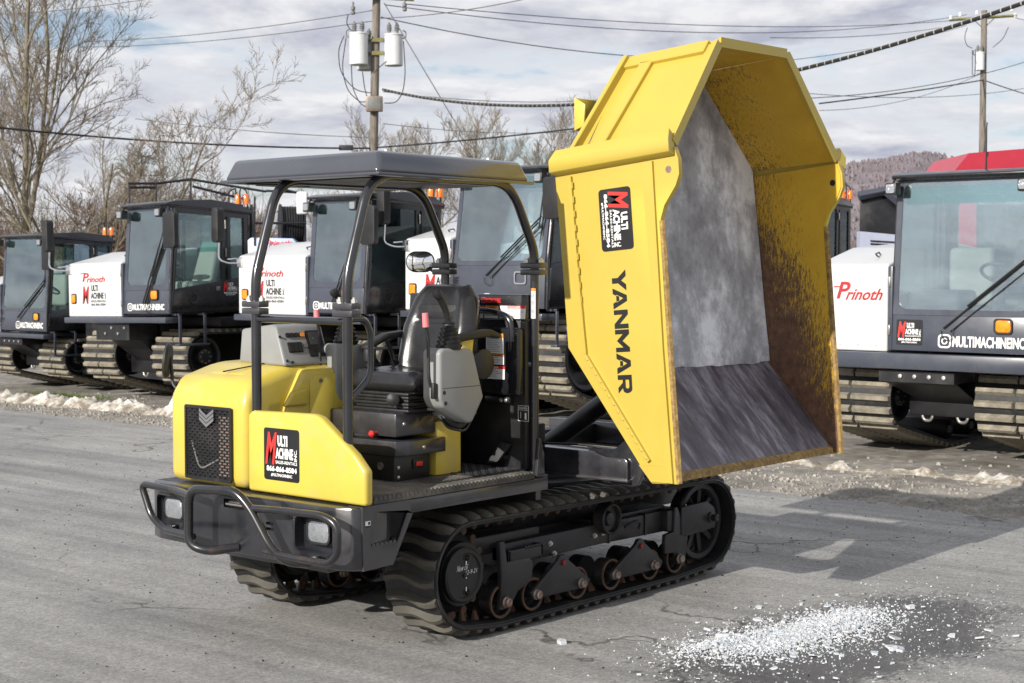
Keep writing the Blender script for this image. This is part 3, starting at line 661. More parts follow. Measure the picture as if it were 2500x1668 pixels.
mb.build('seat_suspension', 'plast', D)
# seat
def pad(nu, nv, fn):
    mb = MB(); F0 = []; B0 = []
    for j in range(nv + 1):
        for i in range(nu + 1): a, b = fn(i / nu, j / nv); F0.append(a); B0.append(b)
    o = len(F0); fs = []
    for j in range(nv):
        for i in range(nu):
            a = j * (nu + 1) + i; fs += [(a, a + 1, a + nu + 2, a + nu + 1), (o + a, o + a + nu + 1, o + a + nu + 2, o + a + 1)]
    per = [i for i in range(nu + 1)] + [(j + 1) * (nu + 1) - 1 for j in range(1, nv + 1)] + [nv * (nu + 1) + i for i in range(nu - 1, -1, -1)] + [j * (nu + 1) for j in range(nv - 1, 0, -1)]
    for k in range(len(per)):
        a, b = per[k], per[(k + 1) % len(per)]; fs.append((a, o + a, o + b, b))
    return mb.add(F0 + B0, fs)
def backf(u, v):
    U = 2 * u - 1; V = 2 * v - 1
    e = max(0.0, 1 - abs(U) ** 5) ** 0.45 * max(0.0, 1 - abs(V) ** 7) ** 0.45
    wid = 0.245 - 0.055 * max(0, v - 0.55) / 0.45 + 0.01 * math.sin(math.pi * v)
    z = 1.335 + 0.505 * v; xl = -0.425 + 0.14 * v
    bol = 0.035 * math.exp(-((abs(U) - 0.78) / 0.17) ** 2) * (1 - 0.6 * v) + 0.012 * math.sin(v * math.pi)
    crease = -0.012 * math.exp(-((v - 0.62) / 0.025) ** 2) * (1 if abs(U) < 0.6 else 0)
    y = 0.47 + U * wid * (1 - 0.18 * max(0, abs(V) - 0.72) / 0.28)
    return (xl - (0.035 + bol + crease) * e, y, z), (xl + 0.075 * e + 0.02, y, z)
def cushf(u, v):
    U = 2 * u - 1; V = 2 * v - 1
    e = max(0.0, 1 - abs(U) ** 6) ** 0.5 * max(0.0, 1 - abs(V) ** 8) ** 0.5
    x = -0.805 + 0.47 * v; y = 0.47 + U * 0.255
    top = 1.335 + (0.06 + 0.02 * math.exp(-((abs(U) - 0.8) / 0.2) ** 2) - 0.008 * math.sin(v * math.pi)) * e
    return (x, y, top), (x, y, 1.315 - 0.035 * e)
st = pad(26, 18, cushf).build('seat_cushion', 'vinyl', D, ang=60)
MB().box(-0.77, -0.36, 0.25, 0.69, 1.275, 1.305, 0, 0.015).build('seat_pan', 'plast', st)
sb = pad(30, 36, backf).build('seat_backrest', 'vinyl', D, ang=60)
MB().box(-0.37, -0.24, 0.27, 0.67, 1.34, 1.74, 0, 0.03).build('backrest_shell', 'plast', sb)
mb = MB().prism([(-0.585, 1.575), (-0.40, 1.60), (-0.30, 1.605), (-0.22, 1.575), (-0.23, 1.55), (-0.30, 1.565), (-0.56, 1.545)], 'y', 0.13, 0.20, 0, 0.012, 3)
mb.lathe((-0.36, 0.135, 1.42), (0, -1, 0), [(0, -0.05), (0.075, -0.03), (0.08, 0.0), (0.06, 0.012), (0, 0.015)], 24)
mb.build('armrest', 'plast', D)
MB().prism([(-0.52, 1.545), (-0.42, 1.57), (-0.45, 1.36), (-0.52, 1.36)], 'y', 0.15, 0.18, 0, 0.008).build('armrest_bracket', 'yellow', D)
mb = MB().prism([(-0.66, 1.515), (-0.50, 1.575), (-0.36, 1.585), (-0.36, 1.55), (-0.50, 1.54), (-0.66, 1.48)], 'y', 0.70, 0.77, 0, 0.012, 3)
mb.tube([(-0.50, 0.72, 1.53), (-0.45, 0.70, 1.40)], 0.014, 8)
mb.build('armrest', 'plast', D)
mb = MB().tube([(-0.58, 0.71, 1.40), (-0.64, 0.70, 1.45), (-0.66, 0.69, 1.48)], 0.018, 8, 0, 0.02).box(-0.70, -0.63, 0.665, 0.71, 1.42, 1.50, 0, 0.015, 3).box(-0.66, -0.58, 0.69, 0.73, 1.36, 1.42, 0, 0.006)
mb.build('seat_belt_buckle', 'plast', D)
# control consoles
def console(yc, s):
    o = [(-0.815, 1.505), (-0.79, 1.525), (-0.575, 1.515), (-0.555, 1.49), (-0.478, 1.26), (-0.565, 1.135), (-0.60, 1.13), (-0.79, 1.225), (-0.815, 1.27)]
    A = [(x, yc - 0.055 * s, z) for x, z in o]
    B = [(x * 1.0 - 0.012, yc + 0.06 * s, z + 0.0) for x, z in o]
    c = MB().loft(A, B, 0, 0.020, 4).build('control_console', 'grey', D, ang=50)
    MB().box(-0.795, -0.50, min(yc - 0.0565 * s, yc - 0.03 * s), max(yc - 0.0565 * s, yc - 0.03 * s), 1.320, 1.3225).build('console_seam', 'ink', c)
    for x, z in ((-0.785, 1.30), (-0.775, 1.245)): MB().lathe((x, yc - 0.055 * s, z), (0, -s, 0), [(0.011, -0.01), (0.011, 0.002), (0.006, 0.004), (0, 0.003)], 12).build('console_plug', 'ink', c)
    mb = MB(); pr = [(0.062, 0.0), (0.066, 0.012)]
    for k in range(5):
        z = 0.012 + k * 0.022; r = 0.068 - k * 0.0065
        pr += [(r, z), (r + 0.003, z + 0.010), (r - 0.011, z + 0.015), (r - 0.010, z + 0.021)]
    pr += [(0.030, 0.128), (0.034, 0.136), (0.020, 0.145), (0, 0.145)]
    mb.lathe((-0.69, yc, 1.515), (0, 0, 1), pr, 18); mb.build('joystick_boot', 'plast', c, ang=25)
    mb = MB().tube([(-0.69, yc, 1.65), (-0.715, yc, 1.72), (-0.76, yc, 1.785), (-0.775, yc, 1.80)], 0.0155, 12, 0, 0.03, r1=0.023)
    mb.lathe((-0.772, yc, 1.793), (-0.55, 0, 0.8), [(0.022, -0.01), (0.026, 0.005), (0.022, 0.020), (0, 0.026)], 14)
    mb.build('joystick', 'plast', c)
    mb = MB().tube([(-0.845, yc - 0.02 * s, 1.33), (-0.862, yc - 0.02 * s, 1.38), (-0.866, yc - 0.02 * s, 1.58), (-0.880, yc - 0.02 * s, 1.64)], 0.0085, 8, 0, 0.03)
    mb.box(-0.850, -0.820, yc - 0.03 * s - 0.012, yc - 0.03 * s + 0.012, 1.27, 1.35, 0, 0.006)
    mb.build('lock_lever', 'plast', c)
    MB().cyl((-0.882, yc - 0.02 * s, 1.635), (-0.888, yc - 0.02 * s, 1.705), 0.017, 0.0155, 14).build('lever_grip', 'pink', c, 'faded pink lever grip')
    return c
console(0.085, 1)
console(0.845, -1)
# dashboard
mb = MB().loft([(-1.125, 0.85, 1.415), (-1.10, 0.955, 1.62), (-1.08, 1.0, 1.632), (-1.06, 1.28, 1.60), (-1.06, 1.30, 1.415)], [(-0.80, 0.85, 1.415), (-0.77, 0.955, 1.62), (-0.75, 1.0, 1.632), (-0.74, 1.28, 1.60), (-0.74, 1.30, 1.415)], 0, 0.018, 3)
dash = mb.build('dashboard', 'grey', D, ang=50)
du = Vector((1, 0, 0)); dv = Vector((0.025, 0.105, 0.205)).normalized(); do = Vector((-1.122, 0.8495, 1.416))
mb = MB()
mb.poly(do, du, dv, rrect(0.115, 0.155, 0.01, 3, 0.19, 0.045), 0.004, 0)
mb.poly(do, du, dv, rrect(0.075, 0.075, 0.006, 3, 0.21, 0.115), 0.006, 1)
for k in range(5): mb.poly(do, du, dv, rrect(0.022, 0.014, 0.003, 2, 0.195 + 0.0 + k * 0.021, 0.052), 0.006, 2)
for k in range(4): mb.poly(do, du, dv, rrect(0.026, 0.024, 0.004, 2, 0.052 + k * 0.030, 0.165), 0.007, 2)
mb.poly(do, du, dv, rrect(0.10, 0.060, 0.006, 3, 0.05, 0.075), 0.004, 2)
for k in range(3): mb.poly(do, du, dv, rrect(0.028, 0.050, 0.004, 2, 0.055 + k * 0.031, 0.08), 0.008, 2)
mb.poly(do, du, dv, rrect(0.030, 0.022, 0.004, 2, 0.150, 0.165), 0.0085, 3)
mb.poly(do, du, dv, rrect(0.026, 0.022, 0.004, 2, 0.160, 0.10), 0.008, 4)
mb.poly(do, du, dv, rrect(0.008, 0.004, 0.001, 2, 0.232, 0.15), 0.007, 5)
mb.build('switch_panel', ['ink', pmat('display_glass', (0.055, 0.05, 0.065), 0.12, var=0.1, coat=0.5), 'plast', 'orange', 'steel', pmat('green_lamp', (0.02, 0.5, 0.12), 0.4)], dash)
for x, z in ((0.02, 0.03), (0.01, 0.17), (0.055, 0.02)): MB().lathe(do + du * x + dv * z, (0, -0.9, 0.45), [(0.008, 0), (0.007, 0.006), (0, 0.007)], 8).build('dash_screw', 'ink', dash)
# rear bulkhead behind the seat
mb = MB().box(-0.06, 0.0, 0.10, 0.98, 0.83, 1.645, 0, 0.006)
bk = mb.build('rear_bulkhead', 'black', D)
MB().loft([(-0.062, 0.10, 1.648), (-0.062, 0.98, 1.648), (0.02, 0.98, 1.648), (0.02, 0.10, 1.648)], [(-0.050, 0.10, 1.785), (-0.050, 0.98, 1.785), (0.02, 0.98, 1.785), (0.02, 0.10, 1.785)], 0, 0.006).build('bulkhead_top', 'cabblk', bk)
mb = MB().box(-0.115, -0.064, 0.105, 0.60, 1.235, 1.605, 0, 0.014, 3)
dr = mb.build('access_door', 'cabblk', bk)
MB().box(-0.122, -0.112, 0.44, 0.55, 1.545, 1.585, 0, 0.01).build('door_pull', 'ink', bk)
MB().box(-0.10, -0.064, 0.18, 0.36, 1.19, 1.225, 0, 0.005).box(-0.10, -0.064, 0.45, 0.56, 1.19, 1.225, 0, 0.005).build('door_hinge', 'black', bk)
for y in (0.20, 0.235, 0.50): MB().lathe((-0.10, y, 1.207), (-1, 0, 0), [(0.011, 0), (0.011, 0.01), (0.006, 0.012), (0, 0.012)], 6).build('hinge_bolt', 'zinc', bk)
MB().box(-0.35, -0.06, 0.55, 0.98, 0.83, 1.20, 0, 0.02).build('valve_cover', 'black', bk)
MB().box(-0.12, -0.062, 0.62, 0.95, 1.25, 1.60, 0, 0.015).build('side_cover', 'cabblk', bk)
uD, vD = (0, -1, 0), (0, 0, 1)
def decal(name, parent, fn):
    q = MB(); fn(q); return q.build(name, DEC, parent)
decal('warning_decal', dr, lambda q: warn(q, (-0.1165, 0.335, 1.462), uD, vD, 0.125, 0.110, 'WARNING', 4, 8))
decal('warning_decal', dr, lambda q: warn(q, (-0.1165, 0.33, 1.402), uD, vD, 0.125, 0.056, 'WARNING', 4, 3))
def dec3(q):
    warn(q, (-0.1165, 0.405, 1.322), uD, vD, 0.205, 0.072, 'DANGER', 2, 5)
    q.rect((-0.1165, 0.405, 1.322), uD, vD, 0.003, 0.003, 0.065, 0.066, 0, 0.0022)
    q.tube([(-0.119, 0.385, 1.335), (-0.119, 0.385, 1.37), (-0.119, 0.36, 1.372), (-0.119, 0.355, 1.335), (-0.119, 0.39, 1.335)], 0.0015, 4, 1)
decal('danger_decal', dr, dec3)
def dec4(q):
    q.rect((-0.1165, 0.50, 1.43), uD, vD, 0.0, 0.0, 0.045, 0.115, 0, 0.001)
    for k in range(9): q.rect((-0.1165, 0.50, 1.43), uD, vD, 0.005, 0.01 + k * 0.011, 0.032, 0.004, 3, 0.0016)
decal('text_decal', dr, dec4)
def dec5(q):
    q.rect((-0.1165, 0.50, 1.375), uD, vD, 0.0, 0.0, 0.05, 0.035, 0, 0.001); q.text('WARNING', (-0.1165, 0.50, 1.375), uD, vD, 0.002, 0.017, 0.046, 0.012, 1, 0.02)
decal('warning_decal', dr, dec5)
tv = Vector((0.012, 0, 0.137)).normalized()
def tp(y, z): return (-0.0632 + 0.012 * (z - 1.648) / 0.137, y, z)
def dec6(q):
    warn(q, tp(0.285, 1.653), uD, tv, 0.185, 0.072, 'DANGER', 2, 4); q.rect(tp(0.285, 1.653), uD, tv, 0.003, 0.003, 0.05, 0.066, 0, 0.0022)
decal('danger_decal', bk, dec6)
decal('warning_decal', bk, lambda q: warn(q, tp(0.395, 1.653), uD, tv, 0.10, 0.068, 'WARNING', 4, 3))
decal('danger_decal', bk, lambda q: warn(q, tp(0.49, 1.653), uD, tv, 0.085, 0.068, 'DANGER', 2, 3))
decal('account_lettering', bk, lambda q: handle_line(q, tp(0.425, 1.738), uD, tv, 0.145, 0.026, 2))
mb = MB(); o = (-0.0605, 0.152, 1.095)
mb.ring(o, uD, vD, rrect(0.075, 0.085, 0.002), rrect(0.071, 0.081, 0.002, 4, 0.002, 0.002), 0.001, 0)
mb.text('ACCEL PEDAL', o, uD, vD, 0.006, 0.067, 0.062, 0.010, 0, 0.01); mb.rect(o, uD, vD, 0.0, 0.060, 0.075, 0.002, 0)
mb.rect(o, uD, vD, 0.018, 0.015, 0.003, 0.035, 0); mb.rect(o, uD, vD, 0.048, 0.010, 0.012, 0.036, 0)
mb.build('pedal_notice', ['white'], bk)
mb = MB().loft([(-0.145, 0.225, 0.875), (-0.145, 0.305, 0.86), (-0.125, 0.305, 0.86), (-0.125, 0.225, 0.875)], [(-0.090, 0.185, 0.965), (-0.090, 0.255, 0.975), (-0.07, 0.255, 0.975), (-0.07, 0.185, 0.965)], 0, 0.004)
for k in range(6):
    u = (k + 0.5) / 6; mb.tube([(-0.147, 0.225 + 0.08 * u, 0.873 - 0.015 * u), (-0.092, 0.185 + 0.07 * u, 0.963 + 0.01 * u)], 0.004, 5)
mb.box(-0.10, -0.05, 0.22, 0.25, 0.88, 0.90)
mb.build('accelerator_pedal', 'rubber', D)
# --- canopy on four bent posts
PR = 0.0255
def arch(y0, y1, zt):
    low = []
    for x, y, zb, zf in ((-1.36, y0, 0.80, 1.73), (0.0, y1, 0.80, 1.925)):
        r = PR if x < -1 else PR * 0.98
        p = MB().cyl((x, y, zb), (x, y, zf - 0.02), r, n=18).build('canopy_post', 'tube', D)
        mb = MB()
        for dz in (-0.018, 0.018): mb.box(x - 0.034, x + 0.034, y - 0.062, y + 0.075, zf + dz - 0.016, zf + dz + 0.016, 0, 0.006)
        mb.prism([(y + 0.02, zf + 0.03), (y + 0.055, zf + 0.03), (y + 0.02, zf + 0.09)], 'x', x - 0.006, x + 0.006)
        fl = mb.build('post_flange', 'dark', D)
        for yy in (y + 0.055, y - 0.045):
            MB().lathe((x, yy, zf + 0.034), (0, 0, 1), [(0.017, 0), (0.017, 0.016), (0.009, 0.018), (0.009, 0.026), (0, 0.026)], 6).build('flange_bolt', 'zinc', fl)
    mb = MB().tube([(-1.36, y0, 1.73), (-1.362, y0, 1.885), (-1.205, y0, 2.385), (-0.20, y1, 2.385), (-0.005, y1, 2.03), (0.0, y1, 1.92)], PR, 18, 0, 0.15, seg=8)
    mb.build('canopy_hoop', 'tube', D)
arch(0.13, 0.087, 2.385)
arch(0.80, 0.748, 2.385)
MB().prism([(-0.035, 0.79), (0.035, 0.79), (0.03, 0.92), (0.0, 1.0), (-0.01, 1.0)], 'y', 0.04, 0.062, 0, 0.004).box(-0.045, 0.05, 0.03, 0.14, 0.789, 0.802, 0, 0.004).build('post_gusset', 'dark', D)
MB().tube([(-1.36, 0.13, 1.672), (-1.36, 0.80, 1.672)], 0.0175, 12).build('front_cross_bar', 'tube', D)
MB().tube([(-1.34, 0.13, 1.685), (-1.245, 0.13, 1.685), (-1.205, 0.13, 1.62), (-1.205, 0.13, 1.40), (-1.345, 0.13, 1.295)], 0.0165, 12, 0, 0.055).build('grab_handle', 'tube', D)
MB().tube([(-0.08, 0.52, 1.70), (-0.10, 0.30, 1.695), (-0.105, 0.165, 1.66), (-0.10, 0.165, 1.46), (-0.06, 0.14, 1.405), (0.0, 0.09, 1.405)], 0.0175, 12, 0, 0.06).build('grab_handle', 'tube', D)
# two decals on the rear post
mb = MB()
for z0, h in ((1.965, 0.075), (1.655, 0.165)):
    if z0 > 1.9: continue
    n = 7
    for k in range(n):
        a0 = R(180 + 62 * (k / n) - 8); a1 = R(180 + 62 * ((k + 1) / n) - 8); r = PR + 0.0012
        q = [(r * math.cos(a0), 0.087 + r * math.sin(a0)), (r * math.cos(a1), 0.087 + r * math.sin(a1))]
        mb.add([(q[0][0], q[0][1], z0), (q[1][0], q[1][1], z0), (q[1][0], q[1][1], z0 + h), (q[0][0], q[0][1], z0 + h)], [(0, 1, 2, 3)], 0)
        r += 0.0008; q = [(r * math.cos(a0), 0.087 + r * math.sin(a0)), (r * math.cos(a1), 0.087 + r * math.sin(a1))]
        mb.add([(q[0][0], q[0][1], z0 + h - 0.015), (q[1][0], q[1][1], z0 + h - 0.015), (q[1][0], q[1][1], z0 + h), (q[0][0], q[0][1], z0 + h)], [(0, 1, 2, 3)], 1)
        if 2 <= k <= 4:
            for zz in (0.03, 0.075, 0.115): mb.add([(q[0][0], q[0][1], z0 + zz), (q[1][0], q[1][1], z0 + zz), (q[1][0], q[1][1], z0 + zz + 0.022), (q[0][0], q[0][1], z0 + zz + 0.022)], [(0, 1, 2, 3)], 2)
mb.build('post_decal', ['white', 'orange', 'grid'], D)
mb = MB()
lip = [(-1.262, 0.015), (-0.05, 0.045), (-0.065, 1.27), (-1.235, 1.235)]
def inset(P, d, z):
    cx = sum(p[0] for p in P) / 4; cy = sum(p[1] for p in P) / 4
    return [(p[0] + (d if p[0] < cx else -d), p[1] + (d if p[1] < cy else -d), z) for p in P]
mb.loft(inset(lip, 0.0, 2.378), inset(lip, 0.0, 2.394), 0, 0.005)
A = inset(lip, 0.012, 2.390); B = inset(lip, 0.055, 2.502)
mb.loft(A, B, 0, 0.026, 5)
can = mb.build('canopy_roof', 'roofpaint', D, ang=40)
mb = MB().loft(inset(lip, 0.09, 2.372), inset(lip, 0.10, 2.379), 0, 0.003); mb.build('canopy_lining', 'black', can)
mb = MB().prism(rrect(0.30, 0.16, 0.05, 4, -1.12, 0.95), 'z', 2.366, 2.373).build('lining_panel', 'plast', can)
for x, y in ((-1.02, 0.2), (-0.25, 0.2), (-0.25, 0.95)): MB().lathe((x, y, 2.50), (0, 0, 1), [(0.035, 0), (0.035, 0.006), (0.016, 0.008), (0.016, 0.018), (0, 0.018)], 8).build('roof_bolt', 'zinc', can)
# rounded convex mirror on the far rear post
mu = Vector((0.55, -0.83, 0.0)).normalized(); mv = Vector((0, 0, 1)); mn = mu.cross(mv); mo = Vector((-0.02, 0.925, 1.965))
mb = MB(); n = 8
ol = rrect(0.168, 0.122, 0.058, 6, -0.084, -0.061)
mb.loft([mo + mu * a + mv * b for a, b in ol], [mo + mu * a + mv * b + mn * 0.012 for a, b in ol], 0, 0.004)
mb.loft([mo + mu * a + mv * b for a, b in ol], [mo + mu * a * 0.75 + mv * b * 0.75 - mn * 0.022 for a, b in ol], 0)
ir = MB(); vs_ = []; fs = []
il = rrect(0.156, 0.110, 0.053, 6, -0.078, -0.055); K = len(il); RG = 6
for r in range(RG + 1):
    q = r / RG
    for a, b in il: vs_.append(mo + mu * a * q + mv * b * q + mn * (0.0135 + 0.010 * (1 - q * q)))
for r in range(RG):
    for k in range(K): fs.append((r * K + k, r * K + (k + 1) % K, (r + 1) * K + (k + 1) % K, (r + 1) * K + k))
mk = mb.tube([mo - mn * 0.015, (0.0, 0.83, 1.90), (0.0, 0.78, 1.925)], 0.008, 8, 0, 0.03).build('mirror_housing', 'plast', D)
ir.add(vs_, fs).build('mirror_glass', 'mirror', mk, ang=80)

# --- load bed, swung sideways and tipped: opening faces -y
BX0, BX1 = 0.20, 1.95
side = [(0.105, 2.46), (0.052, 1.96), (0.008, 1.49), (-0.49, 0.868), (-0.56, 0.787), (-0.728, 0.797), (-0.665, 1.5), (-0.607, 2.19), (-0.630, 2.26), (-0.700, 2.36), (-0.722, 2.42), (-0.715, 2.50), (-0.69, 2.56), (0.10, 2.48)]
inner_side = side
bed = MB().prism(side, 'x', BX0, BX0 + 0.022, 0).build('load_bed', ['bedyel'], D, 'steel load bed tipped upright, yellow outside and scraped inside')
# left wall inner face, right wall
MB().prism(side, 'x', BX0 + 0.0225, BX0 + 0.032, 0).build('wall_lining', 'worn', bed)
rw = MB().prism(side, 'x', BX1, BX1 + 0.028, 0).build('side_wall', 'bedyel', bed)
MB().prism([(p[0] + (0.012 if p[0] < -0.5 else 0), p[1] + (0.01 if p[1] < 0.9 else 0)) for p in side], 'x', BX1 - 0.006, BX1 - 0.0005, 0).build('wall_lining', 'worn', bed)
# rim strips with chipped paint
for x in (BX0 - 0.004, BX1 - 0.010):
    MB().tube([(x + 0.017, -0.727, 0.80), (x + 0.017, -0.665, 1.50), (x + 0.017, -0.608, 2.18)], 0.0175, 6).build('rim_edge', 'rimedge', bed)
# floor plate and pale liner
fz0, fz1 = 1.335, 3.10
def fy(z): return -0.222 + (z - 1.335) * 0.112
mb = MB().loft([(BX0 + 0.03, fy(fz0), fz0), (BX1 - 0.006, fy(fz0), fz0), (BX1 - 0.006, fy(2.56), 2.56), (1.40, fy(fz1), fz1), (0.72, fy(fz1), fz1), (BX0 + 0.03, fy(2.56), 2.56)],
               [(BX0 + 0.03, fy(fz0) + 0.03, fz0), (BX1 - 0.006, fy(fz0) + 0.03, fz0), (BX1 - 0.006, fy(2.56) + 0.03, 2.56), (1.40, fy(fz1) + 0.03, fz1), (0.72, fy(fz1) + 0.03, fz1), (BX0 + 0.03, fy(2.56) + 0.03, 2.56)])
mb.build('bed_floor', 'chute', bed)
# liner sheet with a torn lower edge
mb = MB(); nx_ = 44; pts = []
for i in range(nx_ + 1):
    x = BX0 + 0.034 + (BX1 - 0.012 - BX0 - 0.034) * i / nx_
    zb = 1.352 + 0.010 * noise.noise(Vector((x * 9, 0.3, 0))) + (0.018 if 0.9 < x < 1.2 else 0) * abs(noise.noise(Vector((x * 25, 1, 2)))) + 0.012 * math.sin(x * 3)
    zt = 2.60 if x < 0 else min(3.08, 2.555 + max(0, (x - BX0)) * 1.10, 2.555 + max(0, (BX1 - x)) * 1.02)
    pts.append((x, zb, zt))
vs_ = []; fs = []; NJ = 14
for x, zb, zt in pts:
    for j in range(NJ + 1):
        z = zb + (zt - zb) * j / NJ
        wob = 0.004 * noise.noise(Vector((x * 6, z * 6, 0))) + (0.007 * noise.noise(Vector((x * 20, z * 20, 4))) if j < 2 else 0)
        vs_.append((x, fy(z) - 0.006 + min(0, wob), z))
for i in range(nx_):
    for j in range(NJ): a = i * (NJ + 1) + j; fs.append((a, a + 1, a + NJ + 2, a + NJ + 1))
mb.add(vs_, fs).build('floor_liner', 'liner', bed, 'pale grey scuffed liner sheet', ang=60)
# dark scar on the liner
# chute plate at the tail
cp = [(-0.222, 1.337), (-0.655, 0.850), (-0.675, 0.838), (-0.675, 0.815), (-0.60, 0.83), (-0.19, 1.30)]
MB().prism(cp, 'x', BX0 + 0.03, BX1 - 0.006, 0).build('tail_chute', 'chute', bed)
MB().prism([(-0.668, 0.846), (-0.690, 0.832), (-0.69, 0.80), (-0.62, 0.812)], 'x', BX0 + 0.03, BX1 - 0.03).build('chute_lip', 'rimedge', bed)
MB().tube([(BX1 - 0.012, -0.226, 1.335), (BX1 - 0.012, -0.652, 0.856)], 0.008, 6).build('weld_seam', 'rust', bed)
# chamfered front walls and crown (now on top)
RY = -0.668
def fw(a, b, ya, yb, th, name, mats):
    # plate between (x,z) points a and b, y from RY to back ya (at a), yb (at b); th pushes outwards
    (xa, za), (xb, zb) = a, b; d = Vector((xb - xa, zb - za)).normalized(); nx2, nz2 = -d.y, d.x
    A = [(xa, RY + (0.02 if za > 2.9 else -0.01), za), (xb, RY + (0.02 if zb > 2.9 else -0.01), zb), (xb, yb, zb - 0.05), (xa, ya, za - 0.06)]
    B = [(p[0] + nx2 * th, p[1], p[2] + nz2 * th) for p in A]
    m_ = MB(); n = 4
    m_.add(list(A) + list(B), [(0, 1, 2, 3)], 1); m_.f[-1] = (0, 1, 2, 3)
    m_.add([], [])
    o = 0
    for f, q in (((7, 6, 5, 4), 0), ((0, 4, 5, 1), 0), ((1, 5, 6, 2), 1), ((2, 6, 7, 3), 0), ((3, 7, 4, 0), 1)): m_.f.append(f); m_.m.append(q)
    return m_.build(name, mats, bed)
KL, TL_, TR_, KR = (0.235, 2.575), (0.705, 3.145), (1.405, 3.155), (1.945, 2.575)
fw(KL, TL_, 0.04, 0.015, 0.03, 'front_wall', ['bedyel', 'worn'])
fw(TL_, TR_, 0.015, 0.015, 0.03, 'crown_plate', ['bedyel', 'worn'])
fw(TR_, KR, 0.015, 0.04, 0.03, 'front_wall', ['bedyel', 'worn'])
# rim flange round the opening
mb = MB(); W = 0.022
P_ = [KL, TL_, TR_, KR]
for i in range(3):
    a, b = P_[i], P_[i + 1]; d = Vector((b[0] - a[0], b[1] - a[1])).normalized(); nx2, nz2 = -d.y, d.x
    q = [(a[0] - nx2 * 0.012, a[1] - nz2 * 0.012), (b[0] - nx2 * 0.012, b[1] - nz2 * 0.012), (b[0] + nx2 * 0.042, b[1] + nz2 * 0.042), (a[0] + nx2 * 0.042, a[1] + nz2 * 0.042)]
    y0 = RY - 0.012
    mb.loft([(x, y0 + (0.03 if z > 2.9 else 0), z) for x, z in q], [(x, y0 + 0.016 + (0.03 if z > 2.9 else 0), z) for x, z in q])
mb.build('rim_flange', 'bedyel', bed)
# raised ribs on the near chamfer
dch = Vector((TL_[0] - KL[0], 0, TL_[1] - KL[1])).normalized(); nch = Vector((-dch.z, 0, dch.x)); och = Vector((KL[0], 0, KL[1])) + nch * 0.031
Lc = math.hypot(TL_[0] - KL[0], TL_[1] - KL[1])
def chp(s, y, h=0): 
    k = s / Lc; yy = y
    return och + dch * s + nch * h + Vector((0, yy, -0.055 * (yy - RY) / 0.65))
def strip(s0, y0, s1, y1, w, h, name='wall_rib'):
    # bar on the chamfer from (s0,y0) to (s1,y1)
    d2 = Vector((s1 - s0, y1 - y0)).normalized(); n2 = Vector((-d2.y, d2.x)) * w / 2
    c = [(s0 + n2.x, y0 + n2.y), (s1 + n2.x, y1 + n2.y), (s1 - n2.x, y1 - n2.y), (s0 - n2.x, y0 - n2.y)]
    MB().loft([chp(a, b, -0.028) for a, b in c], [chp(a, b, h) for a, b in c], 0, 0.004, 1).build(name, 'bedyel', bed)
strip(0.03, -0.175, Lc - 0.075, -0.215, 0.085, 0.026)
strip(Lc - 0.045, -0.60, Lc - 0.045, -0.06, 0.085, 0.026)
strip(0.0, -0.018, Lc - 0.01, -0.055, 0.030, 0.050)
strip(0.02, -0.64, Lc - 0.02, -0.615, 0.05, 0.010)
# guard tab and flap at the head of the bed
MB().prism([(0.02, 2.84), (0.09, 2.88), (0.09, 2.70), (0.03, 2.72)], 'x', 0.36, 0.372, 0, 0.003).box(0.36, 0.60, 0.085, 0.097, 2.70, 2.88, 0, 0.003).build('head_tab', 'bedyel', bed)
MB().prism([(0.02, 2.55), (0.08, 2.55), (0.08, 3.02), (0.06, 3.04), (0.04, 3.04)], 'x', 0.75, 1.36, 0, 0.008).build('head_stiffener', 'bedyel', bed)
# side beam along the knee, both sides
for x, s in ((BX0, -1), (BX1 + 0.028, 1)):
    A = [(x, -0.695, 2.515), (x + s * 0.055, -0.695, 2.535), (x + s * 0.062, -0.695, 2.60), (x + s * 0.02, -0.672, 2.66), (x - s * 0.03, -0.665, 2.63)]
    B = [(p[0], 0.105 if i < 3 else 0.09, p[2] - 0.082) for i, p in enumerate(A)]
    MB().loft(A, B, 0, 0.003, 1).build('knee_beam', 'bedyel', bed)
# welded side flanges (hinge-like seam), post strip and back edge band on the near wall
def band(pts, w, h, name):
    mb = MB()
    for (y0, z0), (y1, z1) in zip(pts[:-1], pts[1:]):
        d = Vector((y1 - y0, z1 - z0)).normalized(); n2 = Vector((-d.y, d.x)) * w / 2
        mb.prism([(y0 + n2.x, z0 + n2.y), (y1 + n2.x, z1 + n2.y), (y1 - n2.x, z1 - n2.y), (y0 - n2.x, z0 - n2.y)], 'x', BX0 - h, BX0 - 0.0005)
    mb.build(name, 'bedyel', bed)
band([(-0.008, 2.43), (-0.055, 1.96), (-0.118, 1.46)], 0.022, 0.018, 'seam_strip')
band([(-0.118, 1.455), (-0.545, 0.905)], 0.022, 0.018, 'seam_strip')
for k in range(14):
    u = (k + 0.3) / 14; a = Vector((-0.118, 1.455)).lerp(Vector((-0.545, 0.905)), u); b = Vector((-0.118, 1.455)).lerp(Vector((-0.545, 0.905)), u + 0.03)
    MB().tube([(BX0 - 0.018, a.x, a.y), (BX0 - 0.018, b.x, b.y)], 0.006, 5).build('weld_bead', 'bedyel', bed)
for k in range(12):
    z = 2.40 - k * 0.078; y = -0.008 - 0.095 * (2.43 - z) / 0.94
    MB().tube([(BX0 - 0.012, y - 0.012, z), (BX0 - 0.012, y - 0.015, z - 0.035)], 0.007, 5).build('weld_bead', 'bedyel', bed)
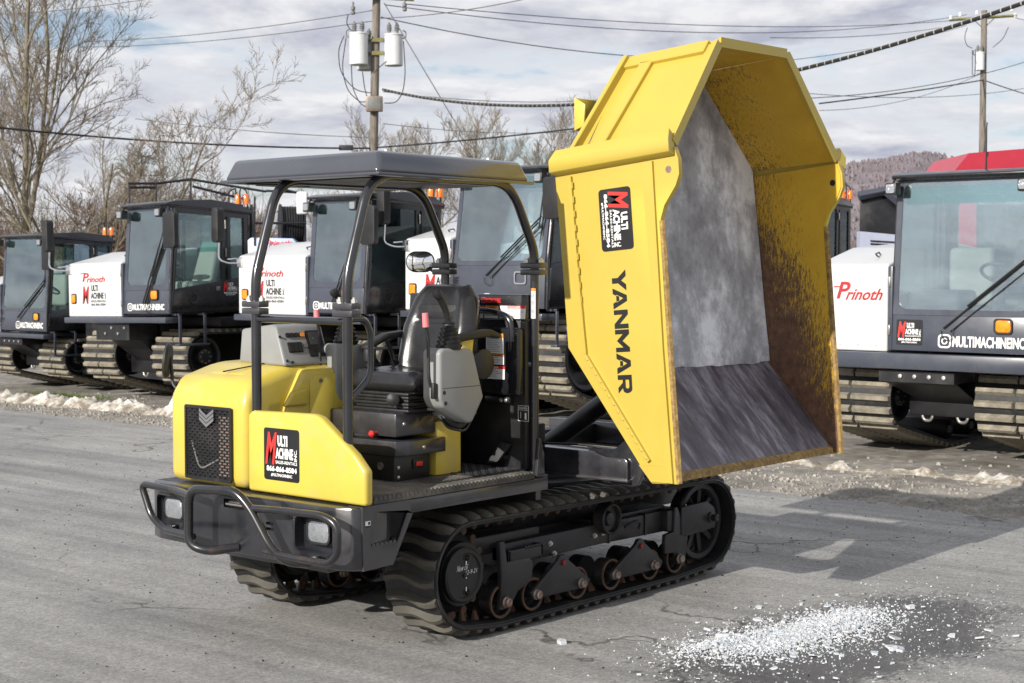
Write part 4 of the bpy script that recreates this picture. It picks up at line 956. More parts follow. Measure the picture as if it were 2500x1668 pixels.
MB().prism([(-0.492, 2.485), (-0.560, 2.492), (-0.635, 1.5), (-0.702, 0.80), (-0.66, 0.80), (-0.597, 1.5), (-0.530, 2.1)], 'x', BX0 - 0.016, BX0 - 0.0005).build('wall_stile', 'bedyel', bed)
MB().prism([(-0.56, 0.795), (-0.70, 0.80), (-0.695, 0.885), (-0.545, 0.885), (-0.48, 0.88)], 'x', BX0 - 0.011, BX0 - 0.0006).build('corner_plate', 'bedyel', bed)
for x, s in ((BX0, -1), (BX1 - 0.006, -1)):
    MB().lathe((x, -0.655, 2.445), (s, 0, 0), [(0.019, -0.004), (0.019, 0.001), (0, 0.001)], 20).build('lifting_hole', 'bolt' if x < 1 else 'ink', bed)
# sticker and maker's name, both turned a quarter
mb = MB(); logo(mb, (BX0 - 0.0012, -0.197, 2.350), (0, -0.085, -1), (0, -1, 0.085), 0.335, 0.212)
mb.build('dealer_sticker', ['ink', 'white', 'redink'], bed)
mb = MB(); o = Vector((BX0 - 0.001, -0.287, 1.915)); u = Vector((0, -0.079, -1)).normalized(); v = Vector((0, -1, 0.079)).normalized()
LT = {'Y': [[(0, 1), (.3, 1), (.5, .66), (.70, 1), (1, 1), (.63, .42), (.63, 0), (.37, 0), (.37, .42)]],
      'A': [[(0, 0), (.27, 0), (.36, .24), (.30, .24), (.38, .44), (.5, .74), (.5, 1), (.36, 1)], [(1, 0), (.64, 1), (.5, 1), (.5, .74), (.62, .44), (.70, .24), (.64, .24), (.73, 0)], [(.36, .24), (.64, .24), (.60, .44), (.40, .44)]],
      'N': [[(0, 0), (.25, 0), (.25, 1), (0, 1)], [(.25, 1), (.25, .62), (.75, 0), (.75, .38)], [(.75, 0), (1, 0), (1, 1), (.75, 1)]],
      'M': [[(0, 0), (.2, 0), (.2, 1), (0, 1)], [(.2, 1), (.2, .55), (.5, .1), (.5, .5)], [(.5, .5), (.5, .1), (.8, .55), (.8, 1)], [(.8, 0), (1, 0), (1, 1), (.8, 1)]],
      'R': [[(0, 0), (.26, 0), (.26, 1), (0, 1)], [(.26, .80), (.66, .80), (.74, .74), (.96, .82), (.88, .96), (.75, 1), (.26, 1)], [(.74, .74), (.74, .60), (.98, .50), (1.0, .66), (.96, .82)], [(.26, .54), (.26, .34), (.80, .34), (.92, .40), (.98, .50), (.74, .60), (.66, .54)], [(.42, .34), (.70, .34), (1, 0), (.70, 0)]]}
xx = 0.0
for ch, w in zip('YANMAR', (0.112, 0.112, 0.100, 0.120, 0.112, 0.098)):
    for pl in LT[ch]:
        n = len(pl); mb.add([o + u * (xx + a * w) + v * (b * 0.092) + Vector((-0.0012, 0, 0)) for a, b in pl], [tuple(range(n))], 0)
    xx += w + (0.006 if ch != 'Y' else -0.016)
mb.build('maker_lettering', 'ink', bed)
# tipping sub-frame below the bed
for x, nm in ((0.30, 'subframe_beam'), (1.62, 'subframe_beam')):
    mb = MB().prism([(1.30, 0.775), (1.30, 0.918), (-0.09, 0.913), (-0.17, 0.888), (-0.305, 0.892), (-0.325, 0.87), (-0.325, 0.768)], 'x', x, x + 0.14, 0, 0.008)
    mb.box(x - 0.016, x + 0.15, -0.335, 1.28, 0.760, 0.774, 0, 0.003)
    sf = mb.build(nm, 'dark', D)
    MB().prism([(-0.02, 0.93), (-0.22, 0.935), (-0.29, 0.99), (-0.34, 1.03), (-0.42, 0.90), (-0.418, 0.84), (-0.375, 0.745), (-0.33, 0.732), (-0.19, 0.742)], 'x', x + 0.028, x + 0.055, 0, 0.006).build('hinge_plate', 'dark', sf)
mb = MB().box(0.44, 1.62, 0.9, 1.0, 0.78, 0.90).box(0.44, 1.62, 0.05, 0.13, 0.78, 0.86).box(0.02, 0.30, 0.25, 0.95, 0.80, 1.05, 0, 0.01)
mb.build('subframe_crossmember', 'black', D)
mb = MB().cyl((0.95, 0.75, 0.84), (0.95, 0.12, 1.25), 0.06, n=16).cyl((0.95, 0.12, 1.25), (0.95, 0.02, 1.33), 0.035, n=14, mi=1)
mb.build('tipping_cylinder', ['black', 'chrome'], D)
mb = MB()
for x in (0.45, 1.70): mb.prism([(0.03, 1.50), (0.06, 2.4), (0.14, 2.4), (0.10, 1.42), (-0.30, 0.88), (-0.36, 0.90)], 'x', x, x + 0.06)
for z in (1.6, 2.0, 2.35): mb.box(0.30, 1.85, fy(z) + 0.03, fy(z) + 0.12, z, z + 0.06)
mb.build('bed_underframe', 'bedyel', bed)
MB().tube([(0.26, 0.30, 0.935), (0.3, 0.0, 0.945), (0.34, -0.15, 0.93), (0.36, -0.28, 0.935)], 0.007, 6, 0, 0.05).build('hydraulic_hose', 'black', D)
# ------------------------------------------------------------------ tracked carriers parked in a row (own frame: x rearwards, y towards the far side, z up; origin under the near front cab corner)
def lug2_mesh(w):
    mb = MB()
    for a, b in ((0.0, w * 0.49), (w * 0.51, w)):
        mb.loft([(-0.038, a, -0.004), (-0.022, a + 0.01, 0.042), (0.018, a + 0.01, 0.042), (0.034, a, -0.004)][::-1], [(-0.038, b, -0.004), (-0.022, b - 0.01, 0.042), (0.018, b - 0.01, 0.042), (0.034, b, -0.004)][::-1])
    return mb.mesh('track_lug', 'lug2', 30)
LUG2 = {}
def carrier_track(T, y0, w, tz, cir, nsolo=999):
    tr = belt(cir, 0.03, y0, y0 + w, 150).build('track', 'rubber', T)
    L = resample(hull(cir), 10)[1]; n = int(L / 0.128)
    if w not in LUG2: LUG2[w] = lug2_mesh(w)
    rest = MB()
    for x, z, t in resample(hull(cir), n)[0]:
        nx, nz = t.y, -t.x
        Mx = Matrix(((t.x, 0, nx, x), (0, 1, 0, y0), (t.y, 0, nz, z), (0, 0, 0, 1)))
        if x < 2.4:
            o = link('track_lug', LUG2[w], tr); o.matrix_local = Mx
        else:
            rest.add([Mx @ v.co for v in LUG2[w].vertices], [tuple(p.vertices) for p in LUG2[w].polygons])
    rest.build('rear_lugs', 'lug2', tr, kind='stuff')
    # edge teeth and road wheels
    wh = []
    for (x, z, r) in cir:
        mb = MB(); R_ = r - 0.05
        c0 = y0 + 0.02; c1 = y0 + w - 0.02
        mb.lathe((x, c1, z), (0, -1, 0), [(0, 0.0), (R_ * 0.9, 0.0), (R_, 0.03), (R_, w - 0.10), (R_ * 0.92, w - 0.06), (R_ * 0.80, w - 0.08), (R_ * 0.74, w - 0.16), (R_ * 0.42, w - 0.18), (R_ * 0.36, w - 0.08), (R_ * 0.2, w - 0.05), (0, w - 0.05)], 30, 0)
        for k in range(8):
            a = 2 * math.pi * k / 8; mb.cyl((x + R_ * 0.3 * math.cos(a), y0 + 0.03, z + R_ * 0.3 * math.sin(a)), (x + R_ * 0.3 * math.cos(a), y0 + 0.10, z + R_ * 0.3 * math.sin(a)), 0.014 if r > 0.2 else 0.008, n=6, mi=1)
        mb.build('track_wheel', ['hubblk', 'steel'], T)
    return tr
def wiper(mb, a, b, off):
    a = Vector(a); b = Vector(b); mb.tube([a, b], 0.010, 6).tube([a + Vector(off), b + Vector(off)], 0.007, 6)
    d = (b - a); mb.tube([a + d * 0.35 + Vector((-0.03, 0.02, 0)), b + Vector((-0.03, 0.02, 0)) + d * 0.12], 0.011, 4)
    mb.tube([a - d * 0.03, a + Vector((-0.02, 0, -0.10)), a + Vector((-0.02, -0.09, -0.12)), a + Vector((0, -0.10, 0))], 0.004, 5, 0, 0.04)
def frame_glass(T, o, u, v, w, h, r, lip, th, fm, gm, gname, fname, slope=None):
    outer = rrect(w, h, 0.02); inner = rrect(w - 2 * lip, h - 2 * lip, r, 4, lip, lip)
    if slope:
        inner = [(a, max(b, slope[0] + (slope[1] - slope[0]) * a / w)) for a, b in inner]
    MB().ring(o, u, v, outer, inner, th).build(fname, fm, T)
    uu = Vector(u).normalized(); vv = Vector(v).normalized(); nn = uu.cross(vv)
    MB().poly(Vector(o) + nn * (th * 0.3), u, v, [(a, b) for a, b in rrect(w - 2 * lip + 0.02, h - 2 * lip + 0.02, r, 4, lip - 0.01, lip - 0.01)] if not slope else [(lip - 0.01, min(q[1] for q in inner) - 0.01), (w - lip + 0.01, min(q[1] for q in inner) - 0.01), (w - lip + 0.01, h - lip + 0.01), (lip - 0.01, h - lip + 0.01)], 0.006).build(gname, gm, T)
def make_carrier(loc, label, cw, hw, zb, zw, zr, hb, ht, tracks, cir, rot=(0, 0, 0), lean=0.10, cl=1.35, cats='tracked carrier', logo_front=True, logo_panel=False, papers=False, beacon=True, antenna=False, rail=True, mirrors=True, bumper=None, wide_wiper=False, hood_logo=True, body=True, handle=True, group='tracked carriers parked in a row'):
    T = empty('tracked_carrier', loc, label, cats, group, rot)
    for y0, w in tracks: carrier_track(T, y0, w, 1, cir)
    H = zr - zw
    # chassis, bumper, skid plate
    mb = MB().box(0.55, 4.4, tracks[0][0] + tracks[0][1] + 0.08, tracks[1][0] - 0.08, 0.45, hb - 0.10, 0, 0.02)
    mb.box(0.9, 4.6, 0.02, cw + hw, hb - 0.16, hb - 0.02, 0, 0.01)
    mb.build('chassis', 'black', T)
    bz1 = hb - 0.005; bz0 = bumper if bumper else hb - 0.085
    MB().box(-0.07, 0.18, -0.02, cw + hw + 0.02, bz0, bz1, 0, 0.012).build('bumper_beam', 'slate', T)
    ty0 = tracks[0][0] + tracks[0][1] + 0.06; ty1 = tracks[1][0] - 0.02
    sk = MB().loft([(0.05, ty0 + 0.02, bz0 - 0.12), (0.05, ty1 - 0.05, bz0 - 0.12), (0.09, ty1 - 0.05, bz0 - 0.15), (0.09, ty0 + 0.02, bz0 - 0.15)], [(0.62, ty0 - 0.02, 0.56), (0.62, ty1 - 0.25, 0.56), (0.66, ty1 - 0.25, 0.54), (0.66, ty0 - 0.02, 0.54)], 0, 0.004)
    sk.box(0.02, 0.5, ty0 + 0.02, ty1, bz0 - (0.24 if cw < 1.2 else 0.13), bz0 - 0.02)
    skid = sk.build('skid_plate', 'black', T)
    for k in range(5):
        u = k / 4
        MB().lathe((0.575, ty0 + 0.02 + u * (ty1 - ty0 - 0.32), 0.60), (-0.85, 0, 0.5), [(0.020, 0), (0.018, 0.016), (0, 0.018)], 8).build('skid_bolt', 'zinc', skid)
        if k < 4: MB().lathe((0.018, ty0 + 0.12 + u * (ty1 - ty0) * 0.75, bz0 - 0.07 - (0.08 * (k % 2) if cw < 1.2 else 0)), (-1, 0, 0), [(0.022, 0), (0.020, 0.014), (0, 0.016)], 8).build('frame_bolt', 'zinc', skid)
    for yy in ((ty0 + ty1) / 2 + 0.02,) if cw < 1.2 else (ty0 + 0.18, ty1 - 0.25):
        MB().tube([(0.62, yy - 0.05, 0.58), (0.58, yy - 0.055, 0.44), (0.58, yy - 0.03, 0.40), (0.58, yy + 0.03, 0.40), (0.58, yy + 0.055, 0.44), (0.62, yy + 0.05, 0.58)], 0.016, 8, 0, 0.03).build('tow_shackle', 'steel', T)
    # hood
    hy0, hy1 = cw + 0.045, cw + hw
    prof = [(0.0, hb), (0.0, ht - 0.03), (0.03, ht), (0.75, ht + 0.17), (1.6, ht + 0.22), (2.3, ht + 0.16), (2.3, hb)]
    hd = MB().prism(prof, 'y', hy0, hy1, 0, 0.022, 3).build('engine_hood', 'cwhite', T, ang=40)
    MB().box(-0.003, 0.001, hy0 + 0.012, hy1 - 0.012, hb + (ht - hb) * 0.50, hb + (ht - hb) * 0.504).build('hood_seam', 'grid', hd)
    for k in range(4): MB().lathe((-0.001, hy0 + 0.12 + k * (hw - 0.25) / 3, hb + 0.06), (-1, 0, 0), [(0.010, 0), (0.008, 0.005), (0, 0.006)], 6).build('hood_screw', 'grid', hd)
    MB().tube([(0.28, hy0 + 0.25, ht + 0.075), (0.26, hy0 + 0.27, ht + 0.10), (0.40, hy0 + 0.30, ht + 0.12), (0.42, hy0 + 0.30, ht + 0.10)], 0.008, 5, 0, 0.02).build('hood_handle', 'black', hd)
    MB().box(-0.004, 0.06, hy0 - 0.05, hy0 - 0.004, hb + 0.02, ht - 0.02, 0, 0.006).build('hood_side_strip', 'slate', hd)
    for zz in (0.25, 0.8): MB().box(-0.02, 0.02, hy0 - 0.035, hy0 - 0.008, hb + zz * (ht - hb) - 0.05, hb + zz * (ht - hb) + 0.05, 0, 0.006).build('hood_hinge', 'steel', hd)
    m_ = MB().prism(rrect(0.10, 0.115, 0.02, 3, hy1 - 0.19, hb + 0.20), 'x', -0.022, 0.0, 1, 0.006)
    m_.prism(rrect(0.13, 0.145, 0.03, 3, hy1 - 0.205, hb + 0.185), 'x', -0.010, 0.0, 0)
    m_.build('marker_lamp', ['plast', 'amber'], hd)
    if hood_logo:
        mb = MB(); o = (-0.0015, hy1 - 0.36, hb); uu, vv = (0, -1, 0), (0, 0, 1); hh = ht - hb; sc = min(1, hw / 1.25)
        x0 = 0.0 if hw > 1 else -0.12
        py = hh * 0.655 if hw > 1 else hh * 0.60
        mb.text('P', o, uu, vv, x0, py, 0.13 * sc * (1.35 if hw < 1 else 1), 0.125 * (1.35 if hw < 1 else 1), 0, 0.02, 0.30)
        mb.text('rinoth', o, uu, vv, x0 + 0.10 * sc * (1.45 if hw < 1 else 1), py - 0.012, 0.42 * sc * (1.35 if hw < 1 else 1), 0.085 * (1.35 if hw < 1 else 1), 0, 0.02, 0.45)
        mb.text('-', o, uu, vv, x0 - 0.055 * sc, py + 0.112, 0.10 * sc, 0.012, 0, 0.0, 0.9)
        if hw > 1:
            mb.text('M', o, uu, vv, -0.01, hh * 0.24, 0.135, hh * 0.33, 0, 0.03, 0.10)
            mb.text('ULTI', o, uu, vv, 0.205, hh * 0.475, 0.16, hh * 0.115, 1, 0.03)
            mb.text('ACHINE', o, uu, vv, 0.195, hh * 0.335, 0.30, hh * 0.115, 1, 0.03)
            mb.text('INC.', Vector(o) + Vector((0, -0.555, hh * 0.335)), (0, 0, 1), (0, 1, 0), 0, 0, hh * 0.12, 0.035, 1, 0.02)
            mb.text('SALES-RENTALS', o, uu, vv, 0.195, hh * 0.27, 0.36, hh * 0.04, 1, 0.01)
            mb.text('866-866-8584', o, uu, vv, 0.20, hh * 0.205, 0.34, hh * 0.045, 1, 0.01)
        elif not logo_panel:
            mb.text('M', o, uu, vv, -0.02, hh * 0.20, 0.15, hh * 0.30, 0, 0.03, 0.10)
            mb.text('ACHINE', o, uu, vv, 0.17, hh * 0.36, 0.36, hh * 0.11, 1, 0.03)
            mb.text('SALES - RENTALS', o, uu, vv, 0.17, hh * 0.25, 0.42, hh * 0.05, 1, 0.01)
            mb.text('866-866-8584', o, uu, vv, -0.02, hh * 0.10, 0.50, hh * 0.065, 1, 0.01)
        mb.build('hood_lettering', ['darkred', 'ink'], hd)
    # ---- cab
    cab = MB().box(0.03, 1.9, 0.02, cw, zb, zb + 0.08).box(1.30, 1.36, 0.02, cw, zb, zw + 0.15).build('cab_floor', 'cabblk', T)
    MB().loft([(0.0, 0.0, zb), (0.0, cw, zb), (0.06, cw, zb), (0.06, 0.0, zb)], [(0.012, 0.0, zw), (0.012, cw, zw), (0.07, cw, zw), (0.07, 0.0, zw)], 0, 0.008).build('front_panel', 'slate', T)
    # windscreen frame leans back by `lean` over its height
    o = Vector((0.01, cw, zw)); vv = Vector((lean, 0, H - 0.06)); uu = Vector((0, -1, 0)); hh = vv.length
    frame_glass(T, o, uu, vv, cw, hh, 0.10, 0.075 if cw < 1.2 else 0.055, -0.04, 'slate', 'wglass', 'windscreen', 'windscreen_frame')
    vn = vv.normalized()
    MB().poly(o + vn * (hh * 0.80) + Vector((0.014, 0, 0)), uu, vv, [(0.09, 0), (cw - 0.09, 0), (cw - 0.09, hh * 0.13), (0.09, hh * 0.13)], 0.002).build('sun_strip', 'visor', T)
    # roof
    rp = [(lean - 0.10, zr - 0.075), (lean - 0.10, zr - 0.045), (lean + 0.05, zr - 0.01), (0.75, zr + 0.02), (1.25, zr - 0.03), (cl + 0.12, zr - 0.12), (cl + 0.10, zr - 0.18), (lean, zr - 0.10)]
    rf = MB().prism(rp, 'y', -0.03, cw + 0.02, 0, 0.012, 2).build('cab_roof', 'cabblk', T, ang=40)
    # door side
    zt = zr - 0.13
    def side(y, sgn):
        sp = MB()
        dz = zb + 0.02
        sp.prism([(0.04, dz), (0.04, zw - 0.05), (0.16, zw + 0.02), (cl - 0.42, zw + 0.12), (cl, zw + 0.18), (cl, dz)], 'y', y - 0.02, y + 0.02, 0, 0.004)
        for a, b, w in (((0.03, zw - 0.02), (lean + 0.03, zt + 0.02), 0.075), ((cl - 0.44, zw - 0.05), (cl - 0.42, zt), 0.06), ((cl - 0.33, zw), (cl - 0.32, zt - 0.02), 0.05), ((cl - 0.035, zw), (cl - 0.03, zt - 0.05), 0.07)):
            sp.prism([(a[0], a[1]), (b[0], b[1]), (b[0] + w, b[1]), (a[0] + w, a[1])], 'y', y - 0.022, y + 0.022)
        sp.prism([(lean + 0.05, zt - 0.045), (cl - 0.02, zt - 0.10), (cl, zt + 0.02), (lean + 0.05, zt + 0.035)], 'y', y - 0.021, y + 0.021)
        d = sp.build('cab_side', 'cabblk', T)
        MB().prism([(0.09, zw - 0.03), (lean + 0.09, zt - 0.03), (cl - 0.40, zt - 0.04), (cl - 0.42, zw + 0.10), (0.2, zw)], 'y', y - 0.004, y + 0.004).build('side_window', 'sglass', d)
        MB().prism([(cl - 0.31, zw + 0.12), (cl - 0.30, zt - 0.05), (cl, zt - 0.08), (cl, zw + 0.16)], 'y', y - 0.004, y + 0.004).build('quarter_window', 'sglass', d)
        return d
    dn = side(0.0, 1); side(cw, -1)
    MB().lathe((0.42, -0.02, zb + 0.20), (0, -1, 0), [(0.085, 0), (0.085, 0.008), (0.07, 0.014), (0.055, 0.004), (0, 0.004)], 20).build('door_port', 'plast', dn)
    MB().box(0.80, 0.86, -0.045, -0.02, zb + 0.30, zb + 0.36, 0, 0.006).build('door_latch', 'steel', dn)
    for zz in (zw + 0.45, zt - 0.25): MB().cyl((cl - 0.37, -0.035, zz), (cl - 0.37, -0.035, zz + 0.12), 0.012, n=8).build('door_hinge', 'steel', dn)
    mb = MB(); logo(mb, (0.92, -0.0225, zb + 0.22), (1, 0, 0), (0, 0, 1), 0.27, 0.22, bgd=False); mb.build('door_lettering', ['ink', 'white', 'redink'], dn)
    # rear wall of cab with window
    frame_glass(T, (cl - 0.02, cw, zw), (0, -1, 0), (0, 0, 1), cw, zt - zw - 0.06, 0.06, 0.07, 0.03, 'cabblk', 'sglass', 'rear_window', 'rear_frame')
    # interior
    ip = MB().box(0.10, 0.34, 0.06, cw - 0.06, zb + 0.08, zw - 0.06, 0, 0.03)
    sx, sy = 0.78, cw * (0.45 if cw < 1.2 else 0.33)
    ip.tube([(0.22, sy + 0.02, zw - 0.15), (0.33, sy + 0.02, zw + 0.22), (0.42, sy + 0.02, zw + 0.36)], 0.055, 10, 0, 0.05)
    sw_ = MB(); n_ = Vector((0.5, 0, 0.87)); c_ = Vector((0.40, sy + 0.02, zw + 0.40)); e1 = Vector((0, 1, 0)); e2 = n_.cross(e1).normalized()
    sw_.tube([c_ + e1 * (0.19 * math.cos(2 * math.pi * k / 22)) + e2 * (0.19 * math.sin(2 * math.pi * k / 22)) for k in range(22)], 0.017, 7, 0, 0, True)
    for k in range(3):
        a = 2 * math.pi * (k / 3 + 0.25); sw_.tube([c_, c_ + e1 * (0.19 * math.cos(a)) + e2 * (0.19 * math.sin(a))], 0.014, 6)
    if cw > 1.2: ip.box(0.16, 0.60, cw - 0.62, cw - 0.08, zb + 0.1, zw + 0.24, 0, 0.06, 3)
    ip.build('dashboard', 'dashgrey', T); sw_.build('steering_wheel', 'dashgrey', T)
    se = MB().box(sx - 0.22, sx + 0.22, sy - 0.23, sy + 0.23, zb + 0.28, zb + 0.44, 0, 0.05, 3)
    se.loft([(sx + 0.12, sy - 0.22, zb + 0.40), (sx + 0.12, sy + 0.22, zb + 0.40), (sx + 0.25, sy + 0.22, zb + 0.40), (sx + 0.25, sy - 0.22, zb + 0.40)], [(sx + 0.32, sy - 0.17, zb + 1.08), (sx + 0.32, sy + 0.17, zb + 1.08), (sx + 0.42, sy + 0.17, zb + 1.08), (sx + 0.42, sy - 0.17, zb + 1.08)], 0, 0.04, 3)
    se.build('driver_seat', 'beige' if cw < 1.2 else 'dashgrey', T)
    if cw > 1.2:
        MB().box(sx - 0.22, sx + 0.2, cw - 0.62, cw - 0.12, zb + 0.28, zb + 0.40, 0, 0.05, 3).box(sx + 0.16, sx + 0.30, cw - 0.60, cw - 0.14, zb + 0.42, zb + 1.0, 0, 0.05, 3).build('passenger_seat', 'beige', T)
    # lettering, lamps on the front panel
    mb = MB(); hl = 0.085 if cw < 1.2 else 0.105
    ox = (-0.002, cw - 0.10 if cw < 1.2 else cw * 0.66, zb + 0.05)
    handle_line(mb, ox, (0, -1, 0), (0.012, 0, zw - zb), (cw - 0.18) if cw < 1.2 else cw * 0.60, hl, 0)
    mb.build('front_lettering', 'white', T)
    if logo_panel:
        mb = MB(); logo(mb, (-0.0005, cw - 0.05, zb + 0.055), (0, -1, 0), (0.012, 0, zw - zb), 0.27, 0.245); mb.build('dealer_sticker', ['cabblk', 'white', 'redink'], T)
    ly = 0.22 if cw < 1.2 else cw * 0.33 - 0.25
    if papers:
        for (py_, pz, w_, h_, tl) in ((0.50, 0.03, 0.22, 0.16, 0.12), (0.29, 0.08, 0.16, 0.36, -0.06)):
            o2 = Vector((0.055 + lean * (pz / H), cw * py_, zw + pz + 0.06)); u2 = Vector((0, -1, tl)); v2 = Vector((lean, tl * H, H)); pm = MB()
            pm.poly(o2, u2, v2, [(0, 0), (w_, 0), (w_, h_), (0, h_)], 0.002, 0)
            for k in range(6): pm.rect(o2, u2, v2, 0.02, h_ * (0.12 + 0.13 * k), w_ * random.uniform(0.5, 0.8), h_ * 0.045, 1, 0.003)
            pm.build('windscreen_paper', ['white', 'grid'], T)
        MB().ring((-0.002, cw * 0.25 + 0.09, zw - 0.22), (0, -1, 0), (0, 0, 1), rrect(0.18, 0.15, 0.03), rrect(0.15, 0.12, 0.025, 4, 0.015, 0.015), 0.01).build('panel_latch', 'chrome', T)
    m_ = MB().prism(rrect(0.15, 0.115, 0.03, 3, ly, zb + 0.20), 'x', -0.012, 0.02, 1, 0.008); m_.ring((-0.004, ly + 0.165, zb + 0.185), (0, -1, 0), (0, 0, 1), rrect(0.18, 0.145, 0.035), rrect(0.15, 0.115, 0.03, 4, 0.015, 0.015), 0.014, 0)
    if not papers: m_.build('turn_lamp', ['plast', 'amber'], T)
    zz = zw - 0.06
    for wa, wb, wo_ in (((-0.01, 0.50, zz - 0.12), (0.035, 0.17, zz + 0.62), (0, 0.05, 0)), ((-0.01, 0.45, zz - 0.13), (0.09, 0.08, zz + 0.95), (0, -0.03, 0))) if cw < 1.2 else (((-0.01, cw * 0.62, zz - 0.06), (0.05, cw * 0.62 - 0.75, zz + 0.55), (0, -0.07, -0.03)), ((0.06, 0.12, zz + 0.25), (0.09, 0.03, zz + 0.95), (0, -0.03, 0))):
        mb = MB(); wiper(mb, wa, wb, wo_); mb.build('wiper', 'plast', T)
    for y in ((cw - 0.03, 0.12) if cw < 1.2 else (cw - 0.0, 0.10)):
        m_ = MB().box(lean - 0.16, lean - 0.05, y - 0.06, y + 0.06, zr - 0.235, zr - 0.115, 0, 0.015).prism(rrect(0.09, 0.085, 0.015, 2, y - 0.045, zr - 0.215), 'x', lean - 0.166, lean - 0.155, 1).tube([(lean - 0.10, y, zr - 0.12), (lean - 0.05, y, zr - 0.06)], 0.012, 6)
        m_.build('work_lamp', ['plast', 'lens'], T)
    if beacon:
        bx, by = cl - 0.02, 0.10
        mb = MB().lathe((bx, by, zr - 0.06), (0, 0, 1), [(0.06, -0.04), (0.07, 0.0), (0.07, 0.03)], 16, 0)
        for q in (0, 0.1): mb.lathe((bx + q * 0.6, by - q, zr - 0.03), (0, 0, 1), [(0.046, 0), (0.044, 0.115), (0.034, 0.14), (0, 0.148)], 16, 1)
        for a in (-0.10, 0.14): mb.tube([(bx - 0.05, by + a, zr - 0.10), (bx - 0.05, by + a, zr + 0.16), (bx + 0.02, by + a * 0.5, zr + 0.21), (bx + 0.08, by + a, zr + 0.16), (bx + 0.08, by + a, zr - 0.10)], 0.010, 6, 0, 0.05)
        mb.build('beacon', ['plast', 'beacon'], T)
    if antenna:
        MB().tube([(0.35, cw * 0.45, zr), (0.36, cw * 0.45, zr + 0.45)], 0.012, 6, r1=0.005).build('antenna', 'plast', T)
    if rail:
        mb = MB().tube([(-0.005, -0.045, zb + 0.0), (-0.01, -0.055, zb + 0.15), (0.0, -0.055, zw + 0.1), (lean - 0.02, -0.055, zr - 0.16), (lean + 0.02, -0.02, zr - 0.12)], 0.020, 8, 0, 0.05)
        mb.tube([(0.05, -0.03, zb + 0.1), (lean + 0.05, -0.03, zr - 0.2)], 0.012, 6)
        mb.build('cab_grab_rail', 'tube', T)
    if mirrors:
        mb = MB().prism(rrect(0.25, 0.48, 0.05, 4, -0.31, zr - 0.66), 'x', -0.11, -0.03, 0, 0.02, 3)
        mb.tube([(0.05, -0.03, zr - 0.15), (-0.06, -0.12, zr - 0.10), (-0.07, -0.16, zr - 0.22)], 0.011, 6, 0, 0.04)
        mb.build('cab_mirror', 'plast', T)
        y = hy1 + 0.05; mb = MB().prism(rrect(0.13, 0.46, 0.05, 4, y + 0.03, ht + 0.17), 'x', -0.28, -0.16, 0, 0.03, 3)
        mb.tube([(-0.20, y + 0.09, ht + 0.18), (-0.21, y + 0.10, ht - 0.05), (-0.12, y + 0.02, ht - 0.10), (-0.01, y - 0.03, ht - 0.10)], 0.012, 6, 1, 0.05)
        mb.tube([(-0.10, y + 0.05, ht - 0.05), (-0.01, y - 0.02, ht - 0.04)], 0.010, 6, 1).box(-0.03, 0.0, y - 0.14, y - 0.04, ht - 0.15, ht - 0.02, 1, 0.004)
        mb.build('hood_mirror', ['plast', 'chrome'], T)
    # hanging cab step
    mb = MB()
    for x in (0.10, 0.52): mb.box(x, x + 0.045, -0.10, -0.085, zb - 0.42, zb + 0.0, 0, 0.004).box(x, x + 0.045, -0.10, 0.05, zb - 0.03, zb + 0.0, 0, 0.004)
    mb.box(0.07, 0.60, -0.13, -0.04, zb - 0.44, zb - 0.41, 0, 0.006)
    mb.build('cab_step', 'slate', T)
    if body:
        mb = MB().box(cl + 0.25, 4.7, 0.0, cw + hw, hb + 0.0, hb + 0.06).box(2.5, 4.7, 0.0, 0.06, hb + 0.06, hb + 0.5).box(2.5, 4.7, cw + hw - 0.06, cw + hw, hb + 0.06, hb + 0.5)
        mb.build('rear_deck', 'black', T)
    return T
CS = [(0.68, 0.69, 0.34), (1.85, 0.20, 0.16), (2.3, 0.20, 0.16), (2.9, 0.20, 0.16), (3.4, 0.22, 0.18), (3.95, 0.62, 0.38)]
CL_ = [(0.62, 0.62, 0.31), (1.75, 0.20, 0.16), (2.3, 0.20, 0.16), (2.9, 0.20, 0.16), (3.5, 0.22, 0.18), (4.1, 0.56, 0.36)]
CX_ = [(0.72, 0.86, 0.46), (1.95, 0.26, 0.22), (2.5, 0.26, 0.22), (3.2, 0.26, 0.22), (3.8, 0.28, 0.24), (4.4, 0.80, 0.50)]
TS = [(0.05, 0.78), (1.70, 0.78)]; TLg = [(-0.10, 0.80), (1.58, 0.88)]
make_carrier((9.0, 18.62, -0.33), 'white and slate carrier at the left edge, windscreen with a propped paper', 1.42, 0.85, 1.12, 1.47, 2.86, 1.08, 1.96, TLg, CL_)
make_carrier((6.45, 11.77, 0.0), 'white and slate carrier, second from the left, with full dealer lettering on its hood', 1.0, 1.31, 1.30, 1.62, 2.84, 1.26, 2.02, TS, CS, rot=(R(-1.2), 0, 0))
make_carrier((6.9, 8.52, 0.03), 'white and slate carrier seen between the dumper\'s front canopy posts', 1.0, 1.36, 1.32, 1.64, 2.83, 1.28, 2.05, TS, CS)
make_carrier((7.3, 5.97, 0.0), 'tall slate carrier behind the dumper seat with papers in its windscreen', 1.42, 0.80, 1.45, 1.95, 3.13, 1.40, 2.28, [(-0.10, 0.80), (1.60, 0.80)], CX_, lean=0.16, papers=True, wide_wiper=True)
make_carrier((7.4, 0.27, 0.0), 'large slate carrier at the right edge with a wide clear windscreen and steering wheel', 1.42, 0.84, 1.125, 1.47, 2.86, 1.105, 1.96, TLg, CL_, logo_panel=True, antenna=True, bumper=0.945)
